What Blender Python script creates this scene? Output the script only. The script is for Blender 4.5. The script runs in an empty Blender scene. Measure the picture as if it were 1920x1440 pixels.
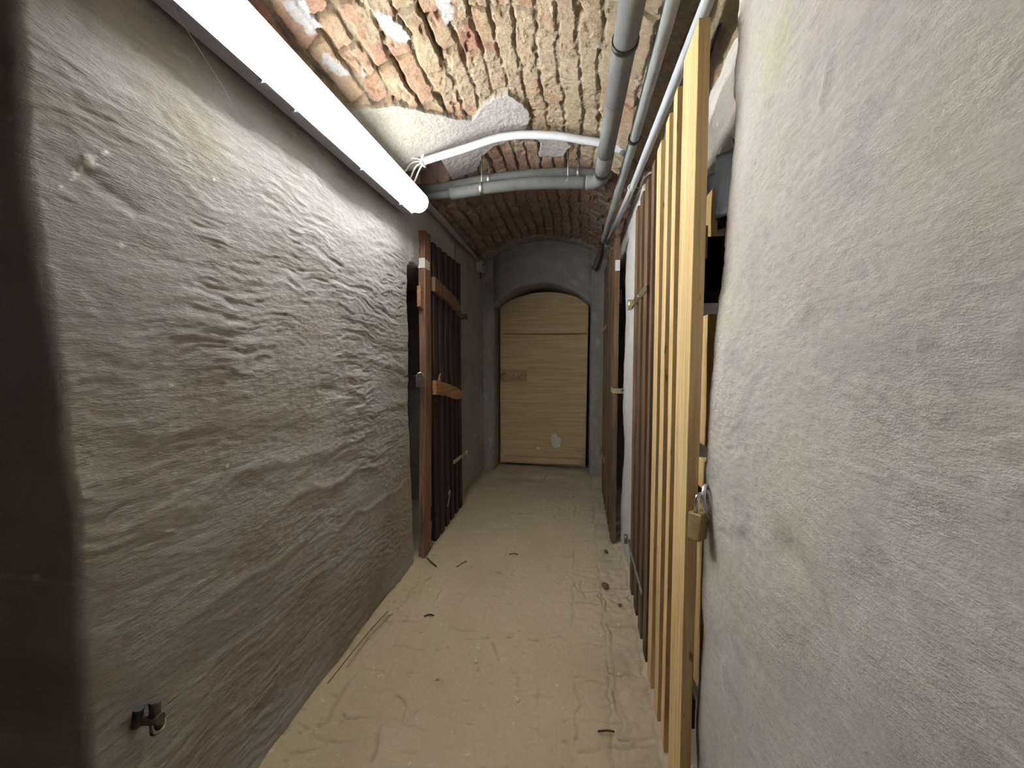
import bpy, math, random
import numpy as np
from mathutils import Vector, Matrix

random.seed(7)
scene = bpy.context.scene
COL = scene.collection
PI = math.pi

# ------------------------------------------------------------------ camera
TH = math.atan(38 / 720.0)                       # looking slightly down
PSI = math.atan(127 / 720.0 * math.cos(TH))      # turned left of the corridor axis
cam_data = bpy.data.cameras.new('camera')
cam_data.sensor_width = 36.0
cam_data.lens = 36.0 * 720.0 / 1920.0
cam_data.clip_start = 0.01
cam = bpy.data.objects.new('camera', cam_data)
cam.location = (0, 0, 1.25)
cam.rotation_euler = (PI / 2 - TH, 0, PSI)
COL.objects.link(cam)
scene.camera = cam

# ------------------------------------------------------------------ world, exposure
world = bpy.data.worlds.new('world')
scene.world = world
world.use_nodes = True
world.node_tree.nodes['Background'].inputs[0].default_value = (0.02, 0.02, 0.025, 1)
world.node_tree.nodes['Background'].inputs[1].default_value = 0.0
scene.view_settings.view_transform = 'Standard'
scene.view_settings.look = 'None'
scene.view_settings.gamma = 1.0
scene.view_settings.use_curve_mapping = False
scene.view_settings.exposure = 0.06
TUBE_STRENGTH = 82.0
COVER_STRENGTH = 150.0
LAMP_COLOR = (0.97, 1.0, 0.985, 1)

SL = 0.0533          # the floor rises towards the back


# ------------------------------------------------------------------ noise
def _hash(ix, iy, seed):
    h = (ix.astype(np.int64) * 374761393 + iy.astype(np.int64) * 668265263 + seed * 974634777) & 0xFFFFFFFF
    h = ((h ^ (h >> 13)) * 1274126177) & 0xFFFFFFFF
    h = h ^ (h >> 16)
    return (h & 0xFFFFFF) / float(0xFFFFFF)


def vn(x, y, seed=0):
    """value noise, about -1..1"""
    x, y = np.broadcast_arrays(np.asarray(x, float), np.asarray(y, float))
    ix = np.floor(x); iy = np.floor(y)
    fx = x - ix; fy = y - iy
    fx = fx * fx * fx * (fx * (fx * 6 - 15) + 10); fy = fy * fy * fy * (fy * (fy * 6 - 15) + 10)
    ix = ix.astype(np.int64); iy = iy.astype(np.int64)
    a = _hash(ix, iy, seed); b = _hash(ix + 1, iy, seed); c = _hash(ix, iy + 1, seed); d = _hash(ix + 1, iy + 1, seed)
    return ((a * (1 - fx) + b * fx) * (1 - fy) + (c * (1 - fx) + d * fx) * fy) * 2 - 1


def fbm(x, y, seed=0, octv=4, gain=0.5):
    s = 0; a = 1.0; n = 0
    for o in range(octv):
        s = s + a * vn(x * 2 ** o + 17.3 * o, y * 2 ** o - 9.1 * o, seed + o * 31)
        n += a; a *= gain
    return s / n


def sst(a, b, x):
    t = np.clip((x - a) / (b - a), 0, 1)
    return t * t * (3 - 2 * t)


def lerp(a, b, t):
    return a + (b - a) * t


def lin(r, g, b):
    f = lambda c: (c / 255 / 12.92) if c / 255 <= 0.04045 else ((c / 255 + 0.055) / 1.055) ** 2.4
    return (f(r), f(g), f(b))


def poly_sd(px, py, poly):
    """signed distance to a polygon, positive inside"""
    d = np.full(px.shape, 1e9); inside = np.zeros(px.shape, bool)
    n = len(poly)
    for i in range(n):
        x1, y1 = poly[i]; x2, y2 = poly[(i + 1) % n]
        ex, ey = x2 - x1, y2 - y1
        t = np.clip(((px - x1) * ex + (py - y1) * ey) / (ex * ex + ey * ey + 1e-12), 0, 1)
        d = np.minimum(d, np.hypot(px - x1 - t * ex, py - y1 - t * ey))
        c = ((y1 > py) != (y2 > py)) & (px < (x2 - x1) * (py - y1) / (y2 - y1 + 1e-12) + x1)
        inside ^= c
    return np.where(inside, d, -d)


def line_d(px, py, pts):
    d = np.full(px.shape, 1e9)
    for (x1, y1), (x2, y2) in zip(pts[:-1], pts[1:]):
        ex, ey = x2 - x1, y2 - y1
        t = np.clip(((px - x1) * ex + (py - y1) * ey) / (ex * ex + ey * ey + 1e-12), 0, 1)
        d = np.minimum(d, np.hypot(px - x1 - t * ex, py - y1 - t * ey))
    return d


# ------------------------------------------------------------------ materials
def new_mat(name):
    m = bpy.data.materials.new(name)
    m.use_nodes = True
    nt = m.node_tree
    return m, nt, nt.nodes['Principled BSDF']


def node(nt, kind, **props):
    n = nt.nodes.new(kind)
    for k, v in props.items():
        setattr(n, k, v)
    return n


def plain(name, rgb, rough=0.6, metal=0.0, var=0.12, scale=40, bump=0.0, spec=0.5):
    """procedural material: base colour with noise variation, optional bump"""
    m, nt, b = new_mat(name)
    tc = node(nt, 'ShaderNodeTexCoord')
    nz = node(nt, 'ShaderNodeTexNoise')
    nz.inputs['Scale'].default_value = scale; nz.inputs['Detail'].default_value = 5
    nt.links.new(tc.outputs['Object'], nz.inputs['Vector'])
    cr = node(nt, 'ShaderNodeValToRGB')
    cr.color_ramp.elements[0].position = 0.3; cr.color_ramp.elements[1].position = 0.7
    cr.color_ramp.elements[0].color = (*[c * (1 - var) for c in rgb], 1)
    cr.color_ramp.elements[1].color = (*[min(1, c * (1 + var)) for c in rgb], 1)
    nt.links.new(nz.outputs['Fac'], cr.inputs['Fac'])
    nt.links.new(cr.outputs['Color'], b.inputs['Base Color'])
    b.inputs['Roughness'].default_value = rough
    b.inputs['Metallic'].default_value = metal
    b.inputs['Specular IOR Level'].default_value = spec
    if bump:
        bp = node(nt, 'ShaderNodeBump')
        bp.inputs['Strength'].default_value = 0.6; bp.inputs['Distance'].default_value = bump
        nt.links.new(nz.outputs['Fac'], bp.inputs['Height'])
        nt.links.new(bp.outputs['Normal'], b.inputs['Normal'])
    return m


def attr_mat(name, rough=0.95, fine=(160, 160, 160), bump=0.0015, var=0.10, coarse=(40, 40, 40), strength=0.7, pits=0.0):
    """plaster / brick / dust: base colour from the mesh's own pigment attribute, fine noise and bump on top"""
    m, nt, b = new_mat(name)
    at = node(nt, 'ShaderNodeAttribute'); at.attribute_name = 'pigment'
    tc = node(nt, 'ShaderNodeTexCoord')

    def noise(scale, detail, sc=1.0, rough_=0.6):
        mp = node(nt, 'ShaderNodeMapping'); mp.inputs['Scale'].default_value = scale
        nz = node(nt, 'ShaderNodeTexNoise'); nz.inputs['Scale'].default_value = sc
        nz.inputs['Detail'].default_value = detail; nz.inputs['Roughness'].default_value = rough_
        nt.links.new(tc.outputs['Object'], mp.inputs['Vector']); nt.links.new(mp.outputs['Vector'], nz.inputs['Vector'])
        return nz
    n1 = noise(fine, 4); n2 = noise(coarse, 5)
    mr = node(nt, 'ShaderNodeMapRange'); mr.inputs['From Min'].default_value = 0.25; mr.inputs['From Max'].default_value = 0.75
    mr.inputs['To Min'].default_value = 1 - var; mr.inputs['To Max'].default_value = 1 + var
    nt.links.new(n2.outputs['Fac'], mr.inputs['Value'])
    mr2 = node(nt, 'ShaderNodeMapRange'); mr2.inputs['From Min'].default_value = 0.25; mr2.inputs['From Max'].default_value = 0.75
    mr2.inputs['To Min'].default_value = 1 - var * 0.8; mr2.inputs['To Max'].default_value = 1 + var * 0.8
    nt.links.new(n1.outputs['Fac'], mr2.inputs['Value'])
    mm = node(nt, 'ShaderNodeMath', operation='MULTIPLY')
    nt.links.new(mr.outputs[0], mm.inputs[0]); nt.links.new(mr2.outputs[0], mm.inputs[1])
    vm = node(nt, 'ShaderNodeVectorMath', operation='SCALE')
    nt.links.new(at.outputs['Color'], vm.inputs[0]); nt.links.new(mm.outputs[0], vm.inputs['Scale'])
    nt.links.new(vm.outputs['Vector'], b.inputs['Base Color'])
    add = node(nt, 'ShaderNodeMath', operation='MULTIPLY_ADD'); add.inputs[1].default_value = 0.6
    nt.links.new(n1.outputs['Fac'], add.inputs[0]); nt.links.new(n2.outputs['Fac'], add.inputs[2])
    h = add.outputs[0]
    if pits:
        vo = node(nt, 'ShaderNodeTexVoronoi'); vo.inputs['Scale'].default_value = 90
        nt.links.new(tc.outputs['Object'], vo.inputs['Vector'])
        m3 = node(nt, 'ShaderNodeMapRange'); m3.inputs['From Min'].default_value = 0.05; m3.inputs['From Max'].default_value = 0.25
        m3.inputs['To Min'].default_value = -pits; m3.inputs['To Max'].default_value = 0
        nt.links.new(vo.outputs['Distance'], m3.inputs['Value'])
        a2 = node(nt, 'ShaderNodeMath', operation='ADD')
        nt.links.new(h, a2.inputs[0]); nt.links.new(m3.outputs[0], a2.inputs[1]); h = a2.outputs[0]
    bp = node(nt, 'ShaderNodeBump'); bp.inputs['Strength'].default_value = strength; bp.inputs['Distance'].default_value = bump
    nt.links.new(h, bp.inputs['Height']); nt.links.new(bp.outputs['Normal'], b.inputs['Normal'])
    b.inputs['Roughness'].default_value = rough
    b.inputs['Specular IOR Level'].default_value = 0.15
    return m


def wood(name, light, dark, grain=(70, 70, 3.0), rough=0.7, specks=0.0, spread=0.18):
    m, nt, b = new_mat(name)
    tc = node(nt, 'ShaderNodeTexCoord'); oi = node(nt, 'ShaderNodeObjectInfo')
    sc = node(nt, 'ShaderNodeMath', operation='MULTIPLY'); sc.inputs[1].default_value = 13.0
    nt.links.new(oi.outputs['Random'], sc.inputs[0])
    ad = node(nt, 'ShaderNodeVectorMath', operation='ADD')
    nt.links.new(tc.outputs['Object'], ad.inputs[0]); nt.links.new(sc.outputs[0], ad.inputs[1])
    mp = node(nt, 'ShaderNodeMapping'); mp.inputs['Scale'].default_value = grain
    nt.links.new(ad.outputs['Vector'], mp.inputs['Vector'])
    nz = node(nt, 'ShaderNodeTexNoise'); nz.inputs['Scale'].default_value = 1.0; nz.inputs['Detail'].default_value = 6
    nz.inputs['Distortion'].default_value = 0.6
    nt.links.new(mp.outputs['Vector'], nz.inputs['Vector'])
    cr = node(nt, 'ShaderNodeValToRGB')
    cr.color_ramp.elements[0].position = 0.32; cr.color_ramp.elements[1].position = 0.66
    cr.color_ramp.elements[0].color = (*dark, 1); cr.color_ramp.elements[1].color = (*light, 1)
    nt.links.new(nz.outputs['Fac'], cr.inputs['Fac'])
    mr = node(nt, 'ShaderNodeMapRange'); mr.inputs['To Min'].default_value = 1 - spread; mr.inputs['To Max'].default_value = 1 + spread
    nt.links.new(oi.outputs['Random'], mr.inputs['Value'])
    vm = node(nt, 'ShaderNodeVectorMath', operation='SCALE')
    nt.links.new(cr.outputs['Color'], vm.inputs[0]); nt.links.new(mr.outputs[0], vm.inputs['Scale'])
    out = vm.outputs['Vector']
    if specks:
        mp2 = node(nt, 'ShaderNodeMapping'); mp2.inputs['Scale'].default_value = tuple(g * s for g, s in zip(grain, (1.6, 1.6, 6)))
        nt.links.new(ad.outputs['Vector'], mp2.inputs['Vector'])
        n2 = node(nt, 'ShaderNodeTexNoise'); n2.inputs['Scale'].default_value = 1.0; n2.inputs['Detail'].default_value = 2
        nt.links.new(mp2.outputs['Vector'], n2.inputs['Vector'])
        m2 = node(nt, 'ShaderNodeMapRange'); m2.inputs['From Min'].default_value = 0.70; m2.inputs['From Max'].default_value = 0.76
        m2.inputs['To Min'].default_value = 0; m2.inputs['To Max'].default_value = specks
        nt.links.new(n2.outputs['Fac'], m2.inputs['Value'])
        mx = node(nt, 'ShaderNodeMix', data_type='RGBA')
        nt.links.new(m2.outputs[0], mx.inputs['Factor']); nt.links.new(out, mx.inputs['A'])
        mx.inputs['B'].default_value = (*[c * 0.25 for c in dark], 1)
        out = mx.outputs['Result']
    nt.links.new(out, b.inputs['Base Color'])
    bp = node(nt, 'ShaderNodeBump'); bp.inputs['Strength'].default_value = 0.35; bp.inputs['Distance'].default_value = 0.001
    nt.links.new(nz.outputs['Fac'], bp.inputs['Height']); nt.links.new(bp.outputs['Normal'], b.inputs['Normal'])
    b.inputs['Roughness'].default_value = rough
    b.inputs['Specular IOR Level'].default_value = 0.25
    return m


def emit(name, color, strength, clear=0.0):
    m = bpy.data.materials.new(name); m.use_nodes = True
    nt = m.node_tree; nt.nodes.clear()
    out = node(nt, 'ShaderNodeOutputMaterial')
    e = node(nt, 'ShaderNodeEmission'); e.inputs[0].default_value = color; e.inputs[1].default_value = strength
    if clear:
        t = node(nt, 'ShaderNodeBsdfTransparent'); mx = node(nt, 'ShaderNodeMixShader'); mx.inputs[0].default_value = 1 - clear
        nt.links.new(t.outputs[0], mx.inputs[1]); nt.links.new(e.outputs[0], mx.inputs[2]); nt.links.new(mx.outputs[0], out.inputs[0])
    else:
        nt.links.new(e.outputs[0], out.inputs[0])
    return m


def lens(name, color, strength, low, clear):
    """prismatic lamp cover: passes the tube's light and throws its own glow mostly out of its front"""
    m = emit(name, color, 1.0, clear)
    nt = m.node_tree
    e = [n for n in nt.nodes if n.type == 'EMISSION'][0]
    g = node(nt, 'ShaderNodeNewGeometry')
    d = node(nt, 'ShaderNodeVectorMath', operation='DOT_PRODUCT'); d.inputs[1].default_value = (0.96, 0.0, -0.28)
    nt.links.new(g.outputs['True Normal'], d.inputs[0])
    ab = node(nt, 'ShaderNodeMath', operation='MAXIMUM'); ab.inputs[1].default_value = 0.0
    nt.links.new(d.outputs['Value'], ab.inputs[0])
    pw = node(nt, 'ShaderNodeMath', operation='POWER'); pw.inputs[1].default_value = 2.3
    nt.links.new(ab.outputs[0], pw.inputs[0])
    ma = node(nt, 'ShaderNodeMath', operation='MULTIPLY_ADD'); ma.inputs[1].default_value = strength; ma.inputs[2].default_value = low
    nt.links.new(pw.outputs[0], ma.inputs[0]); nt.links.new(ma.outputs[0], e.inputs['Strength'])
    return m


MT = {
    'plaster_left': attr_mat('plaster_left', fine=(420, 110, 420), coarse=(90, 28, 110), bump=0.0028, var=0.09, strength=0.8),
    'plaster_right': attr_mat('plaster_right', fine=(520, 260, 520), coarse=(120, 60, 150), bump=0.0022, var=0.12, strength=0.75, pits=0.12),
    'plaster_back': attr_mat('plaster_back', fine=(260, 260, 260), coarse=(40, 40, 40), bump=0.002, var=0.10),
    'vault_brick': attr_mat('vault_brick', fine=(330, 330, 330), coarse=(80, 80, 80), bump=0.006, var=0.18, strength=1.0),
    'dusty_floor': attr_mat('dusty_floor', fine=(420, 420, 420), coarse=(60, 60, 60), bump=0.0018, var=0.07),
    'pale_wood': wood('pale_wood', lin(224, 196, 146), lin(196, 162, 108), grain=(60, 60, 2.2), specks=0.8, spread=0.10),
    'brown_wood': wood('brown_wood', lin(124, 100, 78), lin(84, 64, 48), grain=(80, 80, 3)),
    'dark_wood': wood('dark_wood', lin(84, 64, 58), lin(52, 38, 36), grain=(80, 80, 3)),
    'red_brown_wood': wood('red_brown_wood', lin(134, 104, 84), lin(98, 72, 58), grain=(80, 80, 3)),
    'tan_board': wood('tan_board', lin(178, 136, 96), lin(140, 102, 70), grain=(60, 3, 60)),
    'plywood': wood('plywood', (0.74, 0.565, 0.345), (0.58, 0.42, 0.245), grain=(3.0, 40, 46), spread=0.06),
    'batten_wood': wood('batten_wood', (0.74, 0.55, 0.36), (0.60, 0.44, 0.28), grain=(3.0, 50, 60), spread=0.08),
    'board_brown': wood('board_brown', (0.50, 0.36, 0.23), (0.38, 0.27, 0.17), grain=(4, 60, 60), spread=0.05),
    'brass': plain('brass', (0.46, 0.35, 0.165), rough=0.5, metal=0.4, var=0.15, scale=60),
    'zinc': plain('zinc', (0.66, 0.60, 0.36), rough=0.38, metal=0.75, var=0.2, scale=50),
    'steel': plain('steel', (0.72, 0.72, 0.70), rough=0.25, metal=1.0, var=0.1),
    'bright_steel': plain('bright_steel', (0.75, 0.74, 0.70), rough=0.35, metal=0.5, var=0.1),
    'aged_zinc': plain('aged_zinc', (0.34, 0.30, 0.18), rough=0.42, metal=0.8, var=0.3, scale=70),
    'dull_steel': plain('dull_steel', (0.40, 0.38, 0.35), rough=0.45, metal=1.0, var=0.2),
    'rusty': plain('rusty', (0.10, 0.075, 0.06), rough=0.6, metal=0.6, var=0.4),
    'foam_grey': plain('foam_grey', lin(112, 113, 112), rough=0.85, var=0.10, scale=25, bump=0.0006),
    'foam_dark': plain('foam_dark', lin(92, 93, 92), rough=0.85, var=0.12, scale=25, bump=0.0006),
    'pipe_grey': plain('pipe_grey', lin(150, 153, 151), rough=0.6, var=0.10, scale=18),
    'pipe_light': plain('pipe_light', lin(196, 198, 202), rough=0.5, var=0.05, scale=12),
    'conduit_white': plain('conduit_white', lin(206, 208, 212), rough=0.55, var=0.05, scale=12),
    'black_rubber': plain('black_rubber', lin(30, 30, 30), rough=0.5, var=0.2),
    'cable_white': plain('cable_white', lin(222, 214, 202), rough=0.5, var=0.06),
    'lamp_body': plain('lamp_body', lin(165, 165, 174), rough=0.45, var=0.04),
    'paper': plain('paper', lin(226, 222, 218), rough=0.8, var=0.05),
    'white_paint': plain('white_paint', lin(240, 238, 232), rough=0.8, var=0.08),
    'pebble': plain('pebble', lin(222, 214, 196), rough=0.8, var=0.12),
    'black_card': plain('black_card', lin(18, 17, 17), rough=0.95, var=0.2, spec=0.1),
    'twig': plain('twig', lin(74, 58, 44), rough=0.9, var=0.25),
    'straw': plain('straw', lin(150, 128, 92), rough=0.85, var=0.2),
    'clod': plain('clod', lin(104, 88, 74), rough=0.95, var=0.2, bump=0.002),
    'cobweb': plain('cobweb', lin(225, 225, 230), rough=0.6, var=0.05),
    'plastic_sheet': plain('plastic_sheet', lin(50, 56, 58), rough=0.5, var=0.2, scale=8),
    'tube': emit('tube', LAMP_COLOR, TUBE_STRENGTH),
    'cover': lens('cover', LAMP_COLOR, COVER_STRENGTH, 0.9, clear=0.5),
}


# ------------------------------------------------------------------ object helpers
def tag(o, label=None, cat=None, group=None, kind=None):
    if label: o['label'] = label
    if cat: o['category'] = cat
    if group: o['group'] = group
    if kind: o['kind'] = kind
    return o


def thing(name, label, cat, loc, group=None):
    o = bpy.data.objects.new(name, None)
    o.empty_display_size = 0.05
    o.location = loc
    COL.objects.link(o)
    return tag(o, label, cat, group, 'thing')


def wloc(o):
    v = Vector((0, 0, 0))
    while o is not None:
        v += o.location; o = o.parent
    return v


class MB:
    """collects shapes given in world coordinates and links them as one mesh object"""
    def __init__(self): self.v = []; self.f = []; self.sm = []

    def add(self, vs, fs, smooth=False):
        n = len(self.v)
        self.v += [tuple(p) for p in vs]; self.f += [tuple(i + n for i in q) for q in fs]; self.sm += [smooth] * len(fs)
        return self

    def box(self, a, b, rot=None, pivot=None):
        (x0, y0, z0), (x1, y1, z1) = a, b
        vs = [Vector(p) for p in ((x0, y0, z0), (x1, y0, z0), (x1, y1, z0), (x0, y1, z0), (x0, y0, z1), (x1, y0, z1), (x1, y1, z1), (x0, y1, z1))]
        if rot is not None:
            pv = Vector(pivot) if pivot is not None else (Vector(a) + Vector(b)) / 2
            vs = [rot @ (p - pv) + pv for p in vs]
        return self.add(vs, [(0, 3, 2, 1), (4, 5, 6, 7), (0, 1, 5, 4), (1, 2, 6, 5), (2, 3, 7, 6), (3, 0, 4, 7)])

    def plank(self, a, b, jit=0.0015, seg=14, axis=2, seed=0):
        """a board with slightly wavering edges along its long axis"""
        rnd = random.Random(seed)
        ph = [rnd.uniform(0, 6.28) for _ in range(8)]
        vs = []; fs = []
        o = [i for i in range(3) if i != axis]
        for k in range(seg + 1):
            t = k / seg
            c = [(0, 0), (1, 0), (1, 1), (0, 1)]
            for j, (p, q) in enumerate(c):
                pt = [0, 0, 0]
                pt[axis] = a[axis] + (b[axis] - a[axis]) * t
                pt[o[0]] = (b if p else a)[o[0]] + jit * math.sin(5 * t + ph[j]) * 0.6
                pt[o[1]] = (b if q else a)[o[1]] + jit * math.sin(7 * t + ph[j + 4])
                vs.append(pt)
        for k in range(seg):
            for j in range(4):
                j2 = (j + 1) % 4
                fs.append((k * 4 + j, k * 4 + j2, k * 4 + 4 + j2, k * 4 + 4 + j))
        fs += [(3, 2, 1, 0), tuple(seg * 4 + j for j in range(4))]
        return self.add(vs, fs)

    def tube(self, pts, r, seg=16, cap=True):
        P = [Vector(p) for p in pts]
        n = len(P)
        rs = r if isinstance(r, (list, tuple)) else [r] * n
        tang = [((P[min(i + 1, n - 1)] - P[max(i - 1, 0)]).normalized()) for i in range(n)]
        up = Vector((0, 0, 1)) if abs(tang[0].z) < 0.9 else Vector((1, 0, 0))
        nx = (up - tang[0] * up.dot(tang[0])).normalized()
        vs = []; fs = []
        for i in range(n):
            nx = (nx - tang[i] * nx.dot(tang[i])).normalized()
            by = tang[i].cross(nx)
            for k in range(seg):
                a = 2 * PI * k / seg
                vs.append(P[i] + (nx * math.cos(a) + by * math.sin(a)) * rs[i])
        for i in range(n - 1):
            for k in range(seg):
                k2 = (k + 1) % seg
                fs.append((i * seg + k, i * seg + k2, (i + 1) * seg + k2, (i + 1) * seg + k))
        self.add(vs, fs, True)
        if cap:
            self.add(vs[:seg], [tuple(range(seg))[::-1]]); self.add(vs[-seg:], [tuple(range(seg))])
        return self

    def cyl(self, a, b, r, seg=18): return self.tube([a, b], r, seg)

    def ring(self, c, axis, R, r, seg=28, s2=8, arc=2 * PI, start=0.0, stretch=1.0):
        ax = Vector(axis).normalized()
        u = ax.orthogonal().normalized(); w = ax.cross(u)
        n = seg
        pts = [Vector(c) + u * R * math.cos(start + arc * i / n) + w * R * stretch * math.sin(start + arc * i / n) for i in range(n + 1)]
        return self.tube(pts, r, s2, cap=arc < 6.2)

    def prism(self, poly, axis, a, b):
        """extrude a 2-D outline along axis (0 x, 1 y, 2 z) from a to b"""
        o = [i for i in range(3) if i != axis]
        n = len(poly); vs = []
        for c in (a, b):
            for p in poly:
                q = [0, 0, 0]; q[axis] = c; q[o[0]] = p[0]; q[o[1]] = p[1]; vs.append(q)
        fs = [tuple(range(n))[::-1], tuple(range(n, 2 * n))] + [(i, (i + 1) % n, n + (i + 1) % n, n + i) for i in range(n)]
        return self.add(vs, fs)

    def blob(self, c, rad, seed=0, rough=0.25, nu=14, nv=10):
        rnd = random.Random(seed); k = [(rnd.uniform(-1, 1), rnd.uniform(-1, 1), rnd.uniform(-1, 1), rnd.uniform(0, 6)) for _ in range(5)]
        vs = []; fs = []
        for j in range(nv + 1):
            th = PI * j / nv
            for i in range(nu):
                ph = 2 * PI * i / nu
                d = Vector((math.sin(th) * math.cos(ph), math.sin(th) * math.sin(ph), math.cos(th)))
                s = 1 + rough * sum(math.sin(3 * (d.x * a + d.y * b + d.z * c_) + p) for a, b, c_, p in k) / 3
                vs.append((c[0] + d.x * rad[0] * s, c[1] + d.y * rad[1] * s, c[2] + d.z * rad[2] * s))
        for j in range(nv):
            for i in range(nu):
                i2 = (i + 1) % nu
                fs.append((j * nu + i, j * nu + i2, (j + 1) * nu + i2, (j + 1) * nu + i))
        return self.add(vs, fs, True)

    def build(self, name, mat, parent=None, bevel=0.0, origin=None):
        base = wloc(parent) if parent is not None else (Vector(origin) if origin is not None else Vector((0, 0, 0)))
        me = bpy.data.meshes.new(name)
        me.from_pydata([tuple(Vector(p) - base) for p in self.v], [], self.f)
        me.polygons.foreach_set('use_smooth', self.sm)
        me.materials.append(mat)
        bm_fix(me)
        o = bpy.data.objects.new(name, me)
        if parent is not None: o.parent = parent
        else: o.location = base
        COL.objects.link(o)
        if bevel:
            b = o.modifiers.new('bevel', 'BEVEL'); b.width = bevel; b.segments = 2; b.limit_method = 'ANGLE'; b.angle_limit = 0.6
        return o


def bm_fix(me):
    import bmesh
    bm = bmesh.new(); bm.from_mesh(me)
    bmesh.ops.remove_doubles(bm, verts=bm.verts, dist=1e-6)
    bmesh.ops.recalc_face_normals(bm, faces=bm.faces)
    bm.to_mesh(me); bm.free()


def spline(pts, n=8):
    P = [Vector(p) for p in pts]
    P = [P[0] * 2 - P[1]] + P + [P[-1] * 2 - P[-2]]
    out = []
    for i in range(1, len(P) - 2):
        for k in range(n):
            t = k / n
            a, b, c, d = P[i - 1], P[i], P[i + 1], P[i + 2]
            out.append(0.5 * ((2 * b) + (c - a) * t + (2 * a - 5 * b + 4 * c - d) * t * t + (3 * b - a - 3 * c + d) * t ** 3))
    out.append(P[-2])
    return out


def grid_obj(name, X, Y, Z, pigment, mat, flip=False, kind='structure'):
    """a dense surface as one mesh; pigment is the per-point base colour"""
    nv, nu = X.shape
    me = bpy.data.meshes.new(name)
    co = np.stack([X, Y, Z], -1).reshape(-1, 3).astype(np.float32)
    idx = np.arange(nv * nu).reshape(nv, nu)
    q = np.stack([idx[:-1, :-1], idx[:-1, 1:], idx[1:, 1:], idx[1:, :-1]], -1).reshape(-1, 4)
    if flip: q = q[:, ::-1]
    me.vertices.add(len(co)); me.vertices.foreach_set('co', co.ravel())
    me.loops.add(q.size); me.loops.foreach_set('vertex_index', q.ravel().astype(np.int32))
    me.polygons.add(len(q))
    me.polygons.foreach_set('loop_start', np.arange(0, q.size, 4, dtype=np.int32))
    me.polygons.foreach_set('loop_total', np.full(len(q), 4, dtype=np.int32))
    me.polygons.foreach_set('use_smooth', np.ones(len(q), bool))
    me.update(calc_edges=True)
    at = me.attributes.new('pigment', 'FLOAT_COLOR', 'POINT')
    rgba = np.ones((len(co), 4), np.float32); rgba[:, :3] = np.clip(pigment.reshape(-1, 3), 0.002, 0.95)
    at.data.foreach_set('color', rgba.ravel())
    me.materials.append(mat)
    o = bpy.data.objects.new(name, me)
    COL.objects.link(o)
    if kind: o['kind'] = kind
    return o


def mixc(a, b, t):
    a = np.asarray(a, float); b = np.asarray(b, float)
    return a * (1 - t[..., None]) + b * t[..., None]


def steps(*segs):
    """concatenate ranges (start, stop, step) without repeating joints"""
    out = []
    for a, b, s in segs:
        n = max(2, int(round(abs(b - a) / s)) + 1)
        l = np.linspace(a, b, n)
        out.append(l if not out else l[1:])
    return np.concatenate(out)


def edge_cols(y_edge, r, depth, sgn, nr=8, nd=7):
    """plan profile going round an opening's rounded edge and into its reveal; sgn +1: opening lies on the +side"""
    ys, ds = [], []
    for k in range(nr + 1):
        a = PI / 2 * k / nr
        ys.append(y_edge - sgn * r * (1 - math.sin(a))); ds.append(r * (1 - math.cos(a)))
    for k in range(1, nd + 1):
        ys.append(y_edge); ds.append(r + (depth - r) * k / nd)
    return np.array(ys), np.array(ds)


def wall_cols(segs):
    """segs: list of ('w', y0, y1, step) and ('o', y0, y1, r0, r1, depth); returns plan position and reveal depth of each column"""
    Y, D = [], []
    for s in segs:
        if s[0] == 'w':
            l = steps((s[1], s[2], s[3])); Y.append(l); D.append(np.zeros_like(l))
        else:
            _, y0, y1, r0, r1, dep = s
            a, d = edge_cols(y0, r0, dep, 1); Y.append(a[1:]); D.append(d[1:])
            l = np.linspace(y0, y1, 14)[1:-1]; Y.append(l); D.append(np.full_like(l, dep))
            a, d = edge_cols(y1, r1, dep, -1); Y.append(a[::-1][:-1]); D.append(d[::-1][:-1])
    return np.concatenate(Y), np.concatenate(D)


def wall_rows(zb, ztop, zt, dz, dz2):
    """rows up to the opening's top, a soffit, then rows above; ztop is an array per column. returns z (rows x cols) and reveal factor per row"""
    n1 = int(round((ztop.max() - zb) / dz)); t = np.linspace(0, 1, n1 + 1)[:, None]
    low = zb + (ztop[None, :] - zb) * t
    sof = np.stack([ztop + o for o in (0.0035, 0.0065, 0.0095, 0.0135, 0.020, 0.027)])
    n2 = int(round((zt - ztop.min()) / dz2)); t2 = np.linspace(0, 1, n2 + 1)[1:, None]
    upp = ztop[None, :] + 0.027 + (zt - ztop[None, :] - 0.027) * t2
    Z = np.concatenate([low, sof, upp])
    T = np.concatenate([np.ones(n1 + 1), [0.7, 0.35, 0.06, 0.025, 0.008, 0.0], np.zeros(n2)])
    return Z, T


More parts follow.
